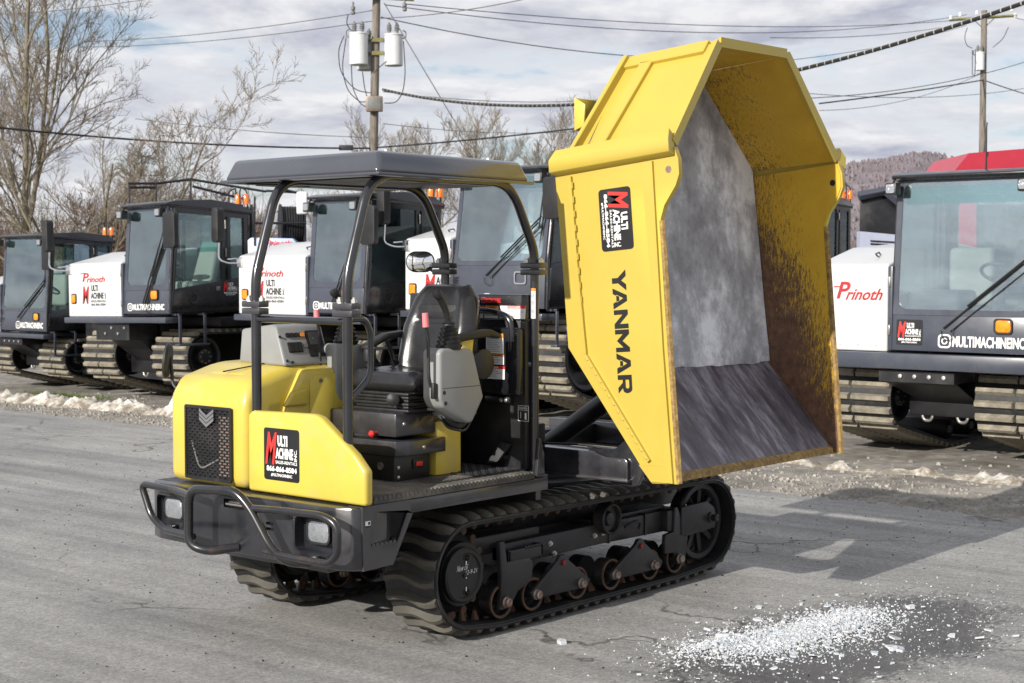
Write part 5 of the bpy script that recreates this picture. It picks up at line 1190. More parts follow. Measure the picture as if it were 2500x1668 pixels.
# ------------------------------------------------------------------ setting: ground, verge, snow, trees, poles, wires
def ground_mat():
    m, t, b, ob = newmat('dusty_asphalt')
    st = noi(t, mapping(t, ob, scale=(1.0, 0.07, 1.0)), 2.6, 6, 0.6, 0.3)             # wheel-streaks run along the road
    st2 = noi(t, mapping(t, ob, scale=(1.0, 0.05, 1.0), rot=(0, 0, 0.12)), 7.0, 4, 0.6)
    blot = noi(t, ob, 0.8, 6, 0.6); gr = noi(t, ob, 55, 6, 0.95); sp = noi(t, ob, 20, 7, 0.85)
    s = mth(t, 'ADD', mth(t, 'ADD', mth(t, 'MULTIPLY', st, 0.38), mth(t, 'MULTIPLY', st2, 0.14)), mth(t, 'ADD', mth(t, 'MULTIPLY', blot, 0.24), mth(t, 'MULTIPLY', gr, 0.42)))
    c = ramp(t, s, [(0.46, (0.150, 0.148, 0.145)), (0.59, (0.270, 0.264, 0.254)), (0.72, (0.39, 0.378, 0.358))])
    # stone grain: one random tone per grain
    for sc_, am in ((85, 0.20), (34, 0.09)):
        vc = N(t, 'ShaderNodeTexVoronoi', feature='F1'); vc.inputs['Scale'].default_value = sc_; t.links.new(ob, vc.inputs['Vector'])
        sx_ = N(t, 'ShaderNodeSeparateColor'); t.links.new(vc.outputs['Color'], sx_.inputs[0])
        c = mixc(t, 1.0, c, ramp(t, sx_.outputs[0], [(0.0, 1 - am), (1.0, min(1.0, 1 - am) + 2 * am - 0.0)]), 'MULTIPLY')
    # fine dark specks
    c = mixc(t, ramp(t, sp, [(0.60, 0.0), (0.70, 0.6)]), c, (0.07, 0.065, 0.06))
    # cracks
    vo = N(t, 'ShaderNodeTexVoronoi', feature='DISTANCE_TO_EDGE'); vo.inputs['Scale'].default_value = 0.42
    wv = N(t, 'ShaderNodeVectorMath', operation='ADD'); wn = N(t, 'ShaderNodeTexNoise'); wn.inputs['Scale'].default_value = 1.4; wn.inputs['Detail'].default_value = 6
    t.links.new(ob, wn.inputs['Vector']); sc = N(t, 'ShaderNodeVectorMath', operation='SCALE'); sc.inputs['Scale'].default_value = 1.3
    t.links.new(wn.outputs['Color'], sc.inputs[0]); t.links.new(ob, wv.inputs[0]); t.links.new(sc.outputs[0], wv.inputs[1]); t.links.new(wv.outputs[0], vo.inputs['Vector'])
    crk = mth(t, 'MULTIPLY', ramp(t, vo.outputs['Distance'], [(0.0, 1.0), (0.011, 0.0)]), ramp(t, noi(t, ob, 0.55, 2), [(0.46, 0.0), (0.55, 0.85)]))
    c = mixc(t, crk, c, (0.06, 0.056, 0.052))
    # wet patch round the melting ice
    spx = N(t, 'ShaderNodeSeparateXYZ'); t.links.new(ob, spx.inputs[0])
    dx = mth(t, 'MULTIPLY', mth(t, 'SUBTRACT', spx.outputs[0], 0.68), 1.0 / 1.75); dy = mth(t, 'MULTIPLY', mth(t, 'SUBTRACT', spx.outputs[1], -1.48), 1.0 / 0.74)
    d2 = mth(t, 'SQRT', mth(t, 'ADD', mth(t, 'MULTIPLY', dx, dx), mth(t, 'MULTIPLY', dy, dy)))
    wn1 = noi(t, ob, 3.2, 8, 0.7, 0.4); wn2 = noi(t, mapping(t, ob, scale=(1, 2.2, 1)), 22, 5, 0.75)
    wet = ramp(t, mth(t, 'ADD', mth(t, 'ADD', mth(t, 'SUBTRACT', 1.0, d2), mth(t, 'MULTIPLY', mth(t, 'SUBTRACT', wn1, 0.5), 1.3)), mth(t, 'MULTIPLY', mth(t, 'SUBTRACT', wn2, 0.5), 1.9)), [(0.14, 0.0), (0.38, 1.0)])
    c = mixc(t, mth(t, 'MULTIPLY', wet, 0.88), c, (0.055, 0.052, 0.052))
    t.links.new(c, b.inputs['Base Color'])
    t.links.new(mixc(t, wet, (0.86, 0.86, 0.86), (0.38, 0.38, 0.38)), b.inputs['Roughness'])
    b.inputs['Specular IOR Level'].default_value = 0.35
    bn = N(t, 'ShaderNodeBump'); bn.inputs['Strength'].default_value = 0.35; bn.inputs['Distance'].default_value = 0.006
    t.links.new(mth(t, 'ADD', gr, mth(t, 'MULTIPLY', crk, -2.0)), bn.inputs['Height']); t.links.new(bn.outputs[0], b.inputs['Normal'])
    return m
M['asphalt'] = ground_mat()
M['verge'] = pmat('gravelly_dirt', (0.27, 0.25, 0.22), 0.95, var=0.4, vs=6, dirt=(0.09, 0.078, 0.06), damt=0.5, ds=1.6, bump=0.6, bs=30)
M['grass'] = pmat('winter_grass', (0.11, 0.10, 0.055), 0.95, var=0.4, vs=3, bump=0.4, bs=20)
M['stone'] = pmat('gravel_stone', (0.27, 0.25, 0.22), 0.9, var=0.5, vs=2.5)
def snow_mat():
    m, t, b, ob = newmat('dirty_snow')
    n = noi(t, ob, 7, 8, 0.7); z = N(t, 'ShaderNodeSeparateXYZ'); t.links.new(ob, z.inputs[0])
    c = ramp(t, mth(t, 'ADD', mth(t, 'MULTIPLY', n, 0.9), mth(t, 'MULTIPLY', z.outputs[2], 0.9)), [(0.44, (0.22, 0.185, 0.14)), (0.56, (0.52, 0.48, 0.42)), (0.72, (0.80, 0.78, 0.75))])
    t.links.new(c, b.inputs['Base Color']); b.inputs['Roughness'].default_value = 0.7; b.inputs['Subsurface Weight'].default_value = 0.15; b.inputs['Subsurface Radius'].default_value = (0.03, 0.03, 0.03)
    bn = N(t, 'ShaderNodeBump'); bn.inputs['Strength'].default_value = 0.5; bn.inputs['Distance'].default_value = 0.02; t.links.new(noi(t, ob, 40, 5, 0.7), bn.inputs['Height']); t.links.new(bn.outputs[0], b.inputs['Normal'])
    return m
M['snow'] = snow_mat()
def ice_mat():
    m, t, b, ob = newmat('white_ice')
    n = noi(t, ob, 18, 5, 0.6)
    t.links.new(ramp(t, n, [(0.3, (0.60, 0.64, 0.68)), (0.65, (0.84, 0.86, 0.88))]), b.inputs['Base Color'])
    b.inputs['Roughness'].default_value = 0.22; b.inputs['Transmission Weight'].default_value = 0.35; b.inputs['IOR'].default_value = 1.31
    b.inputs['Subsurface Weight'].default_value = 0.2; b.inputs['Subsurface Radius'].default_value = (0.02, 0.025, 0.03)
    return m
M['ice'] = ice_mat()

# asphalt yard: one sheet up to the verge
def grid(name, x0, x1, y0, y1, nx_, ny_, zf, mat, kind='structure'):
    vs_ = []; fs = []
    for i in range(nx_ + 1):
        for j in range(ny_ + 1):
            x = x0 + (x1 - x0) * i / nx_; y = y0 + (y1 - y0) * j / ny_; vs_.append((x, y, zf(x, y)))
    for i in range(nx_):
        for j in range(ny_): a = i * (ny_ + 1) + j; fs.append((a, a + ny_ + 1, a + ny_ + 2, a + 1))
    return MB().add(vs_, fs).build(name, mat, kind=kind, ang=70)
grid('asphalt_yard', -60, 5.35, -70, 90, 2, 2, lambda x, y: 0.0, 'asphalt')
def sstep(a, b, v): u = min(1, max(0, (v - a) / (b - a))); return u * u * (3 - 2 * u)
def vz(x, y):
    e = 5.12 + 0.16 * noise.noise(Vector((y * 0.6, 0, 0))) + 0.06 * noise.noise(Vector((y * 3.1, 4, 0)))
    rise = sstep(e - 0.12, e + 0.35, x) * 0.018 - (0.02 if x < e - 0.12 else 0)
    z = rise + (0.02 * noise.noise(Vector((x * 1.3, y * 1.3, 2))) + 0.012 * noise.noise(Vector((x * 4, y * 4, 7)))) * sstep(e, e + 0.6, x)
    z -= 0.33 * sstep(14.0, 17.5, y) * sstep(6.2, 8.6, x)
    return z
grid('gravel_verge', 4.7, 13.5, -14, 34, 120, 460, vz, 'verge')
grid('field', 13.3, 1500, -900, 1500, 3, 3, lambda x, y: -0.36, 'grass')
# gravel stones
def stones(name, n, region, smin, smax, mat, kind='stuff'):
    mb = MB()
    for _ in range(n):
        x, y = region(); z = vz(x, y) if x > 4.7 else 0.0
        if x > 4.7 and z < -0.005 and y < 13: z = 0.0
        s = smin + (smax - smin) * random.random() ** 2.5
        a = random.random() * 6.28; q = []
        for k in range(4):
            an = a + k * math.pi / 2 + random.uniform(-.4, .4); r = s * random.uniform(0.7, 1.2); q.append((x + r * math.cos(an), y + r * math.sin(an)))
        h = s * random.uniform(0.5, 1.0)
        vs_ = [(p[0], p[1], z - 0.004) for p in q] + [(x + (p[0] - x) * 0.55, y + (p[1] - y) * 0.55, z + h * random.uniform(.8, 1.1)) for p in q]
        mb.add(vs_, [(0, 1, 5, 4), (1, 2, 6, 5), (2, 3, 7, 6), (3, 0, 4, 7), (4, 5, 6, 7)])
    return mb.build(name, mat, None, None, None, None, kind, 20)
o = stones('gravel', 9000, lambda: (5.0 + abs(random.gauss(0, 0.85)), random.uniform(-3.5, 17)), 0.006, 0.028, 'stone'); tag(o, 'loose grey gravel strewn along the verge beside the asphalt', 'gravel')
o = stones('verge_stones', 500, lambda: (random.uniform(5.6, 8.6), random.uniform(-3, 17)), 0.010, 0.036, 'stone'); tag(o, 'scattered pale stones on the dirt in front of the parked carriers', 'gravel')
o = stones('asphalt_grit', 3200, lambda: (random.uniform(-4.2, 4.9), random.uniform(-3.2, 9)), 0.002, 0.010, 'under'); tag(o, 'dark crumbs of grit scattered over the open asphalt', 'grit')
# snow ridges
def snow(name, y0, y1, xf, label, wmul=1.0, hmul=1.0):
    n = int((y1 - y0) / 0.035); m_ = 14; vs_ = []; fs = []
    for i in range(n + 1):
        y = y0 + (y1 - y0) * i / n; xc = xf(y) + 0.16 * noise.noise(Vector((y * 0.9, 1, 0))) + 0.06 * noise.noise(Vector((y * 4, 3, 0)))
        env = min(1, (i / n) * 10, (1 - i / n) * 10) ** 0.5
        h = max(0.0, 0.10 + 0.13 * noise.noise(Vector((y * 1.7, 5, 0))) + 0.10 * noise.noise(Vector((y * 5.5, 9, 0)))) * env * hmul
        w = (0.26 + 0.16 * noise.noise(Vector((y * 1.2, 12, 0)))) * wmul
        for j in range(m_ + 1):
            u = 2 * j / m_ - 1; x = xc + u * w
            lump = 1 + 0.55 * noise.noise(Vector((x * 9, y * 9, 0))) + 0.4 * noise.noise(Vector((x * 20, y * 20, 3)))
            vs_.append((x, y, vz(x, y) - 0.03 + h * (1 - u * u) ** 0.8 * lump + 0.03 * (1 - abs(u))))
    for i in range(n):
        for j in range(m_): a = i * (m_ + 1) + j; fs.append((a, a + m_ + 1, a + m_ + 2, a + 1))
    MB().add(vs_, fs).build(name, 'snow', None, label, 'snow', None, 'stuff', 70)
snow('snow_bank', 10.2, 18.5, lambda y: 5.95 - 0.06 * (y - 11.4), 'dirty lumpy snow ridge along the verge at the left')
snow('snow_bank', -1.2, 4.6, lambda y: 6.75 + 0.06 * (y - 1), 'thin dirty snow ridge on the verge before the right-hand carrier', 0.6, 0.42)
snow('snow_patch', 6.5, 9.6, lambda y: 6.2, 'low remnant of dirty snow on the verge behind the dumper', 0.7, 0.5)
# grass tuft strip by the left carriers
mb = MB()
for _ in range(900):
    x = random.gauss(6.7, 0.12); y = random.uniform(13.6, 15.6); z = vz(x, y); a = random.random() * 6.28; h = random.uniform(0.03, 0.08)
    mb.add([(x, y, z), (x + 0.01 * math.cos(a), y + 0.01 * math.sin(a), z), (x + random.uniform(-.03, .03), y + random.uniform(-.03, .03), z + h)], [(0, 1, 2)])
M['greengrass'] = pmat('green_grass', (0.10, 0.13, 0.03), 0.9, var=0.3)
mb.build('grass_tufts', 'greengrass', None, 'thin green grass between the tracks of the two left carriers', 'grass', None, 'stuff')

# ice: crushed heap, then shards one by one
ICE0 = (0.42, -1.32)
def shard(mb, x, y, s, flat, z0=0.0, n=None):
    n = n or random.choice((4, 5, 5, 6)); a0 = random.random() * 6.28; q = []
    for k in range(n):
        an = a0 + 2 * math.pi * k / n + random.uniform(-.35, .35); r = s * random.uniform(0.65, 1.15); q.append((r * math.cos(an), r * math.sin(an)))
    tx, ty = random.uniform(-.25, .25), random.uniform(-.25, .25); h = s * flat
    lo = [(x + a, y + b, z0 + max(-0.001, 0.002 + (a * tx + b * ty))) for a, b in q]; hi = [(x + a * 0.9, y + b * 0.9, z0 + 0.004 + h + (a * tx + b * ty)) for a, b in q]
    mb.loft(lo, hi)
# pile profile: ridge from (-0.15,-0.95) to (1.75,-1.25)
def pile_pt(sp):
    u = random.random(); c = Vector((0.02, -1.04)).lerp(Vector((1.20, -1.22)), u); c = c + Vector((0, -0.10 * math.sin(u * 3.1)))
    return c.x + random.gauss(0, 0.16 * sp), c.y + random.gauss(0, 0.105 * sp)
mb = MB()
def pile_h(x, y):
    u = min(1, max(0, (x + 0.05) / 1.6)); yc = -1.02 - 0.24 * u - 0.10 * math.sin(u * 3.1)
    e = ((x - 0.1) / 0.26) ** 2 + ((y + 1.06) / 0.10) ** 2; e2 = ((x - 0.95) / 0.50) ** 2 + ((y + 1.26) / 0.15) ** 2
    return 0.038 * math.exp(-e) + 0.030 * math.exp(-e2)
def grain(x, y, s, z0):
    a0 = random.random() * 6.28; h = s * random.uniform(0.5, 1.1); q = [(x + s * math.cos(a0 + k * 2.1 + random.uniform(-.4, .4)), y + s * math.sin(a0 + k * 2.1 + random.uniform(-.4, .4)), z0 - 0.001) for k in range(3)]
    mb.add(q + [(x + random.uniform(-.4, .4) * s, y + random.uniform(-.4, .4) * s, z0 + h)], [(0, 1, 3), (1, 2, 3), (2, 0, 3)])
for _ in range(17000):
    x, y = pile_pt(random.choice((0.4, 0.7, 1.0, 1.7))); grain(x, y, 0.003 + 0.007 * random.random() ** 2, pile_h(x, y) * random.uniform(0.3, 1.0))
for _ in range(900):
    x, y = pile_pt(random.choice((0.6, 0.9, 1.4, 2.2))); shard(mb, x, y, 0.005 + 0.013 * random.random() ** 2, random.uniform(0.2, 0.5), pile_h(x, y) * random.uniform(0.5, 1.0), random.choice((4, 5)))
for _ in range(2200):
    x, y = random.gauss(0.75, 0.85), random.gauss(-1.5, 0.38); grain(x, y, 0.002 + 0.007 * random.random() ** 3, 0)
mb.build('crushed_ice', 'ice', None, 'heap of crushed white ice lying on wet asphalt', 'ice', None, 'stuff', 20)
special = [((2188, 1585), 0.065, 0.12, 'large pointed flat ice slab lying on the wet asphalt'), ((2225, 1488), 0.030, 0.6, 'blocky white ice cube at the far right of the heap'), ((1728, 1540), 0.036, 0.3, 'round pale ice disc left of the heap'), ((1765, 1562), 0.036, 0.5, 'thick ice chunk crowning the left end of the heap'), ((2185, 1560), 0.042, 0.15, 'long thin ice flake beyond the pointed slab'), ((1370, 1572), 0.028, 0.6, 'lone ice pebble on dry asphalt near the track'), ((2480, 1555), 0.03, 0.25, 'small ice flake at the right edge of the photograph'), ((2392, 1560), 0.026, 0.3, 'small curled ice flake second from the right edge')]
def ground_at(px, py):
    # pixel of the photograph to a point of the yard, using the real camera
    Mw = Matrix.Rotation(R(40.365 - 90), 4, 'Z') @ Matrix.Rotation(R(90 - 2.758), 4, 'X')
    d = Mw @ Vector(((px - 1250) / 3819, -(py - 834) / 3819, -1)); t_ = -1.94 / d.z
    return -6.579 + d.x * t_, -5.345 + d.y * t_
for (px, py), s, fl, lab in special:
    x, y = ground_at(px, py); mb = MB(); shard(mb, 0, 0, s, fl, 0, 6); q = mb.build('ice_chunk', 'ice', None, lab, 'ice', 'large pieces of ice'); q.location = (x, y, pile_h(x, y))
for k in range(44):
    px = random.gauss(1990, 190); py = random.gauss(1575, 48)
    if not (1500 < px < 2490 and 1440 < py < 1660): continue
    x, y = ground_at(px, py); mb = MB(); shard(mb, 0, 0, random.uniform(0.011, 0.028), random.uniform(0.12, 0.35), 0)
    q = mb.build('ice_shard', 'ice', None, 'flat white ice shard strewn around the crushed heap', 'ice', 'ice shards strewn around the heap'); q.location = (x, y, pile_h(x, y) * 0.8)

# ---- placing far things by their real distance from the camera
CAMP = Vector((-6.579, -5.345, 1.94)); FWD = Vector((math.cos(R(40.365)), math.sin(R(40.365)), 0)); RGT = Vector((FWD.y, -FWD.x, 0))
def at(px, py, d):
    Mw = Matrix.Rotation(R(40.365 - 90), 4, 'Z') @ Matrix.Rotation(R(90 - 2.758), 4, 'X')
    v = Mw @ Vector(((px - 1250) / 3819, -(py - 834) / 3819, -1)); return CAMP + v * (d / v.dot(FWD))
GZ = -0.36
# ---- bare trees
def bare_tree(seed, H, trunk_r, levels=5, spread=0.5, kids=(7, 7, 6, 5), up=0.35, stems=1, low=0.15):
    rnd = random.Random(seed); trunk = MB(); crown = MB()
    def branch(p, d, L, r, lv):
        n = 5 if lv <= 1 else (4 if lv == 2 else 3)
        pts = [p]; q = d.copy(); cur = p.copy()
        for k in range(n):
            q = (q + Vector((rnd.gauss(0, .13), rnd.gauss(0, .13), rnd.gauss(0.03, .09) + up * 0.10)) * (1.0 if lv else 0.55)).normalized(); cur = cur + q * (L / n); pts.append(cur.copy())
        r1 = r * (0.42 if lv < 3 else 0.4)
        (trunk if lv <= 1 else crown).tube(pts, r, 7 if lv == 0 else (5 if lv == 1 else (4 if lv == 2 else 3)), 0, r1=max(r1, 0.0045))
        if lv >= levels: return
        nk = kids[min(lv, len(kids) - 1)]
        for k in range(nk):
            u = (low if lv == 0 else 0.22) + (1 - (low if lv == 0 else 0.22)) * (k + rnd.random()) / nk; i = min(n - 1, int(u * n)); f = u * n - i
            bp = pts[i].lerp(pts[i + 1], f); bd = (pts[i + 1] - pts[i]).normalized()
            ax = Vector((rnd.gauss(0, 1), rnd.gauss(0, 1), rnd.gauss(0, .6))); ax = (ax - bd * ax.dot(bd)).normalized()
            ang = rnd.uniform(0.5, 1.15) * (0.9 if lv else 1.0)
            nd = (bd * math.cos(ang) + ax * math.sin(ang) + Vector((0, 0, up))).normalized()
            cl_ = L * rnd.uniform(0.38, 0.62) * (1.1 - 0.45 * u); br = (r + (r1 - r) * u) * rnd.uniform(0.45, 0.65)
            branch(bp, nd, cl_, max(br, 0.006), lv + 1)
    for s_ in range(stems):
        a = rnd.random() * 6.28; t_ = rnd.uniform(0.05, spread) if stems > 1 else rnd.uniform(0, 0.08)
        branch(Vector((0.25 * math.cos(a), 0.25 * math.sin(a), 0)) if stems > 1 else Vector((0, 0, 0)), Vector((math.cos(a) * t_, math.sin(a) * t_, 1)).normalized(), H * rnd.uniform(0.75, 1.0), trunk_r * rnd.uniform(0.7, 1), 0)
    return trunk.mesh('trunk', 'bark', 60), crown.mesh('crown', 'twig', 60)
def plant(loc, meshes, label, s=1.0, rz=0.0, group='bare trees', mat=None):
    T = empty('bare_tree', loc, label, 'tree', group, (0, 0, rz)); T.scale = (s, s, s)
    a = link('trunk', meshes[0], T); b = link('crown', meshes[1], T)
    return T
def gp(px, d): p = at(px, 650, d); return (p.x, p.y, GZ)
tA = bare_tree(3, 10.8, 0.125, 4, kids=(11, 8, 6, 5), low=0.25, up=0.2); tB = bare_tree(11, 9.8, 0.105, 4, 0.45, (9, 7, 6, 5), stems=2, low=0.2, up=0.2); tC = bare_tree(23, 7.4, 0.085, 4, 0.8, (8, 7, 6, 5), stems=5, low=0.2, up=0.16)
plant(gp(70, 43), tA, 'tall bare tree with a straight upright trunk at the far left', 1.05, 0.4)
plant(gp(-10, 46), tB, 'tall bare twin-stemmed tree cut by the left edge of the photograph', 1.1, 1.9)
plant(gp(235, 42), tC, 'wide bare many-stemmed tree right of the upright one at the left', 0.92, 5.5)
plant(gp(400, 50), tC, 'smaller bare tree leaning over the left carriers, beside the russet bush', 0.6, 4.4)
tD = bare_tree(41, 7.0, 0.09, 4, 0.5, (9, 8, 6, 4), stems=2, low=0.3)
labs = ['bare tree just right of the transformer pole', 'thin bare tree behind the canopy roof', 'bare tree left of the tipped bed', 'bare tree partly hidden by the tipped bed', 'low bare tree behind the second carrier', 'bare tree behind the pole foot', 'bare tree behind the right-hand machines']
for k, (px, d, s) in enumerate(((1010, 78, 1.35), (1130, 74, 1.3), (1250, 80, 1.45), (1360, 76, 1.35), (560, 66, 0.7), (820, 82, 0.9), (2460, 120, 1.1))):
    plant(gp(px, d), tD, labs[k], s, k * 1.3, 'bare trees behind the yard')
# russet bush
tE = bare_tree(77, 4.4, 0.05, 4, 0.9, (9, 9, 8, 4), stems=7, low=0.1, up=0.2)
eb = tE[1].copy(); eb.materials.clear(); eb.materials.append(M['redtwig'])
B_ = empty('russet_bush', gp(415, 48), 'dense russet brown bare bush under the left tree', 'bush'); link('trunk', tE[0], B_); link('crown', eb, B_)
B_.scale = (1.0, 1.0, 0.95)
# scrub wood behind the carriers: one mass
def scrub(name, n, pxr, dr, hr, mat, label):
    mb = MB()
    for _ in range(n):
        px = random.uniform(*pxr); d = random.uniform(*dr); p = Vector(gp(px, d)); h = random.uniform(*hr) * (0.75 + 0.35 * noise.noise(Vector((px * 0.006, 3, 1))))
        q = Vector((random.gauss(0, .25), random.gauss(0, .25), 1)).normalized(); z0 = random.uniform(0, 0.75) * h
        a = p + Vector((0, 0, z0)) + Vector((random.gauss(0, .5), random.gauss(0, .5), 0)); pts = [a]
        for k in range(3): q = (q + Vector((random.gauss(0, .35), random.gauss(0, .35), random.gauss(0, .25)))).normalized(); pts.append(pts[-1] + q * (h * 0.16))
        mb.tube(pts, random.uniform(0.012, 0.03), 3, r1=0.006)
    mb.build(name, mat, None, label, 'scrub', None, 'stuff', 60)
scrub('scrub_wood', 8000, (-100, 640), (56, 74), (3.6, 6.2), 'scrub', 'brown leafless scrub wood massed behind the left carriers')
scrub('scrub_wood', 9000, (560, 1500), (84, 112), (3.6, 6.6), 'scrub', 'brown leafless scrub wood massed behind the middle carriers')
scrub('scrub_wood', 3500, (1950, 2600), (130, 170), (4, 8.5), 'scrub', 'low leafless scrub in front of the hill at the right')
# hill
def hill():
    vs_ = []; fs = []; NX, NY = 110, 26
    for i in range(NX + 1):
        px = 1500 + 2000 * i / NX
        hgt = 25 * math.exp(-((px - 2195) / 205) ** 4) + 20 * math.exp(-((px - 2700) / 330) ** 2) + 8 + 3 * noise.noise(Vector((px * 0.008, 0, 0)))
        for j in range(NY + 1):
            u = j / NY; d = 560 + 260 * u; c = at(px, 650, d)
            z = -2 + (hgt * 1.62) * math.sin(min(1, u * 1.12) * math.pi * 0.56) + (0.9 * noise.noise(Vector((i * 0.9, j * 0.9, 1))) + 0.6 * noise.noise(Vector((i * 2.3, j * 2.3, 4)))) * (u > 0.05)
            vs_.append((c.x, c.y, z))
    for i in range(NX):
        for j in range(NY): a = i * (NY + 1) + j; fs.append((a, a + NY + 1, a + NY + 2, a + 1))
    h = MB().add(vs_, fs).build('hill', pmat('hazed_winter_wood_hillside', (0.19, 0.165, 0.18), 0.95, var=0.3, vs=0.06, dirt=(0.13, 0.10, 0.105), damt=0.5, ds=0.25), None, kind='structure', ang=80)  # distance haze is painted into the pale mauve-grey base colour
    mb = MB()
    for _ in range(15000):
        i = random.randrange(NX); j = random.randrange(2, NY); p = Vector(vs_[i * (NY + 1) + j]) + RGT * random.uniform(-5, 5) + FWD * random.uniform(-5, 5)
        hh = random.uniform(0.2, 1.0); w = random.uniform(0.5, 1.1)
        mb.cyl(p + Vector((0, 0, -2)), p + Vector((random.uniform(-1, 1), random.uniform(-1, 1), hh)), w, w * 0.25, 5, cap=False)
    mb.build('hillside_wood', pmat('hazed_leafless_wood', (0.19, 0.16, 0.172), 0.95, var=0.3, vs=0.05), None, 'leafless wood covering the distant hill', 'woodland', None, 'stuff', 80)  # same haze-paled mauve put into the wood's colour
hill()

# ---- utility poles
def transformer(T, c, r, h, side):
    mb = MB().lathe(c, (0, 0, 1), [(r * 0.94, 0), (r, 0.02), (r, h), (r * 1.07, h + 0.01), (r * 1.07, h + 0.04), (r * 0.95, h + 0.06), (0, h + 0.11)], 24)
    t_ = mb.build('transformer', 'tank', T)
    for q in (-0.45, 0.35):
        MB().lathe(Vector(c) + RGT * (r * q) + Vector((0, 0, h + 0.05)), (0.1 * q, 0, 1), [(0.05, 0), (0.06, 0.12), (0.085, 0.14), (0.06, 0.18), (0.09, 0.20), (0.06, 0.25), (0.08, 0.27), (0.03, 0.34), (0.02, 0.38), (0, 0.38)], 10).build('bushing', 'bush', t_)
    e = Vector(c) + RGT * (side * (r + 0.10)) + Vector((0, 0, h - 0.05))
    MB().tube([Vector(c) + RGT * (side * r) + Vector((0, 0, h - 0.08)), e, e + Vector((0, 0, 0.18)), e - RGT * side * 0.10 + Vector((0, 0, 0.22))], 0.022, 6, 0, 0.05).build('terminal', 'bush', t_)
    return t_
d1 = 50.0; b1p = at(908, 650, d1); top1 = at(922, -160, d1); b1p = Vector((b1p.x, b1p.y, GZ)); px1 = 3819 / d1
P1 = empty('utility_pole', b1p, 'weathered wooden utility pole carrying three white transformers', 'pole', 'utility poles')
def r1(px, py, d=d1): return at(px, py, d) - b1p
MB().tube([Vector((0, 0, 0)), r1(912, 360), r1(918, 60), r1(922, -160)], 0.155, 14, r1=0.115).build('pole_shaft', 'wood', P1)
for y_ in (98, 130):
    MB().box(-0.2, 0.2, -0.05, 0.05, -0.06, 0.06).xf(Matrix.Translation(r1(922, y_, d1 - 0.17)) @ Matrix.Rotation(R(-49.6), 4, 'Z')).build('pole_bracket', 'mossw', P1)
    MB().tube([r1(893, y_), r1(950, y_)], 0.05, 6).build('mount_arm', 'bush', P1)
transformer(P1, r1(876, 159, d1 - 0.25), 0.29, 0.95, -1)
transformer(P1, r1(961, 161, d1 - 0.1), 0.29, 0.94, 1)
transformer(P1, r1(893, 172, d1 + 0.35), 0.29, 0.90, -1)
m_ = MB().box(-0.26, 0.26, -0.12, 0.12, -0.24, 0.24, 0, 0.03).box(-0.21, 0.21, -0.135, -0.118, -0.18, 0.19, 1, 0.01).xf(Matrix.Translation(r1(914, 254, d1 - 0.28)) @ Matrix.Rotation(R(-49.6), 4, 'Z'))
m_.build('junction_box', ['bolt', 'bush'], P1)
MB().box(-1.2, 1.2, -0.06, 0.06, -0.07, 0.07).xf(Matrix.Translation(r1(921, -8, d1 - 0.2)) @ Matrix.Rotation(R(-49.6 + 20), 4, 'Z')).build('crossarm', 'mossw', P1)
for px, py in ((862, 12), (988, 4)):
    MB().lathe(r1(px, py + 24), (0, 0, 1), [(0.03, 0), (0.07, 0.02), (0.07, 0.1), (0.03, 0.12), (0.07, 0.16), (0.07, 0.24), (0.03, 0.28), (0.03, 0.4), (0, 0.4)], 10).build('cutout_fuse', 'bush', P1)
for pts in ([(845, 92), (834, 170), (850, 225), (880, 250), (895, 248)], [(858, 160), (860, 215), (878, 252), (895, 262)], [(985, 100), (990, 180), (984, 225), (968, 252), (938, 252)], [(840, 88), (826, 120), (830, 180), (870, 222), (905, 227)], [(885, 175), (890, 215), (897, 240)], [(850, 36), (845, 58), (858, 76), (872, 76)], [(970, 105), (950, 145), (925, 165), (912, 180)]):
    MB().tube([r1(a, b, d1 - 0.3) for a, b in pts], 0.016, 5, 0, 0.5).build('jumper_lead', 'cable', P1)
d2 = 76.0; b2p = at(2400, 650, d2); b2p = Vector((b2p.x, b2p.y, GZ))
P2 = empty('utility_pole', b2p, 'brown wooden utility pole with one transformer and a mossy crossarm at the right', 'pole', 'utility poles')
def r2(px, py, d=d2): return at(px, py, d) - b2p
MB().tube([Vector((0, 0, 0)), r2(2398, 370), r2(2403, 26)], 0.17, 14, r1=0.14).build('pole_shaft', 'wood', P2)
MB().tube([r2(2318, 49), r2(2482, 38)], 0.075, 4).build('crossarm', 'mossw', P2)
MB().tube([r2(2372, 44), r2(2401, 70), r2(2430, 42)], 0.03, 5).build('arm_brace', 'bush', P2)
for px, py in ((2321, 48), (2344, 40), (2385, 36), (2470, 28), (2478, 42)):
    MB().lathe(r2(px, py), (0, 0, 1), [(0.06, 0), (0.08, 0.05), (0.05, 0.09), (0.08, 0.13), (0.05, 0.18), (0, 0.2)], 8).build('insulator', 'white', P2)
transformer(P2, r2(2392, 172, d2 - 0.2), 0.22, 0.80, -1)
for pts in ([(2362, 68), (2354, 90), (2360, 112), (2374, 118)], [(2462, 66), (2450, 95), (2424, 116)], [(2374, 122), (2374, 182), (2380, 186), (2382, 120)], [(2385, 182), (2397, 178)]):
    MB().tube([r2(a, b, d2 - 0.3) for a, b in pts], 0.018, 5, 0, 0.5).build('jumper_lead', 'cable', P2)

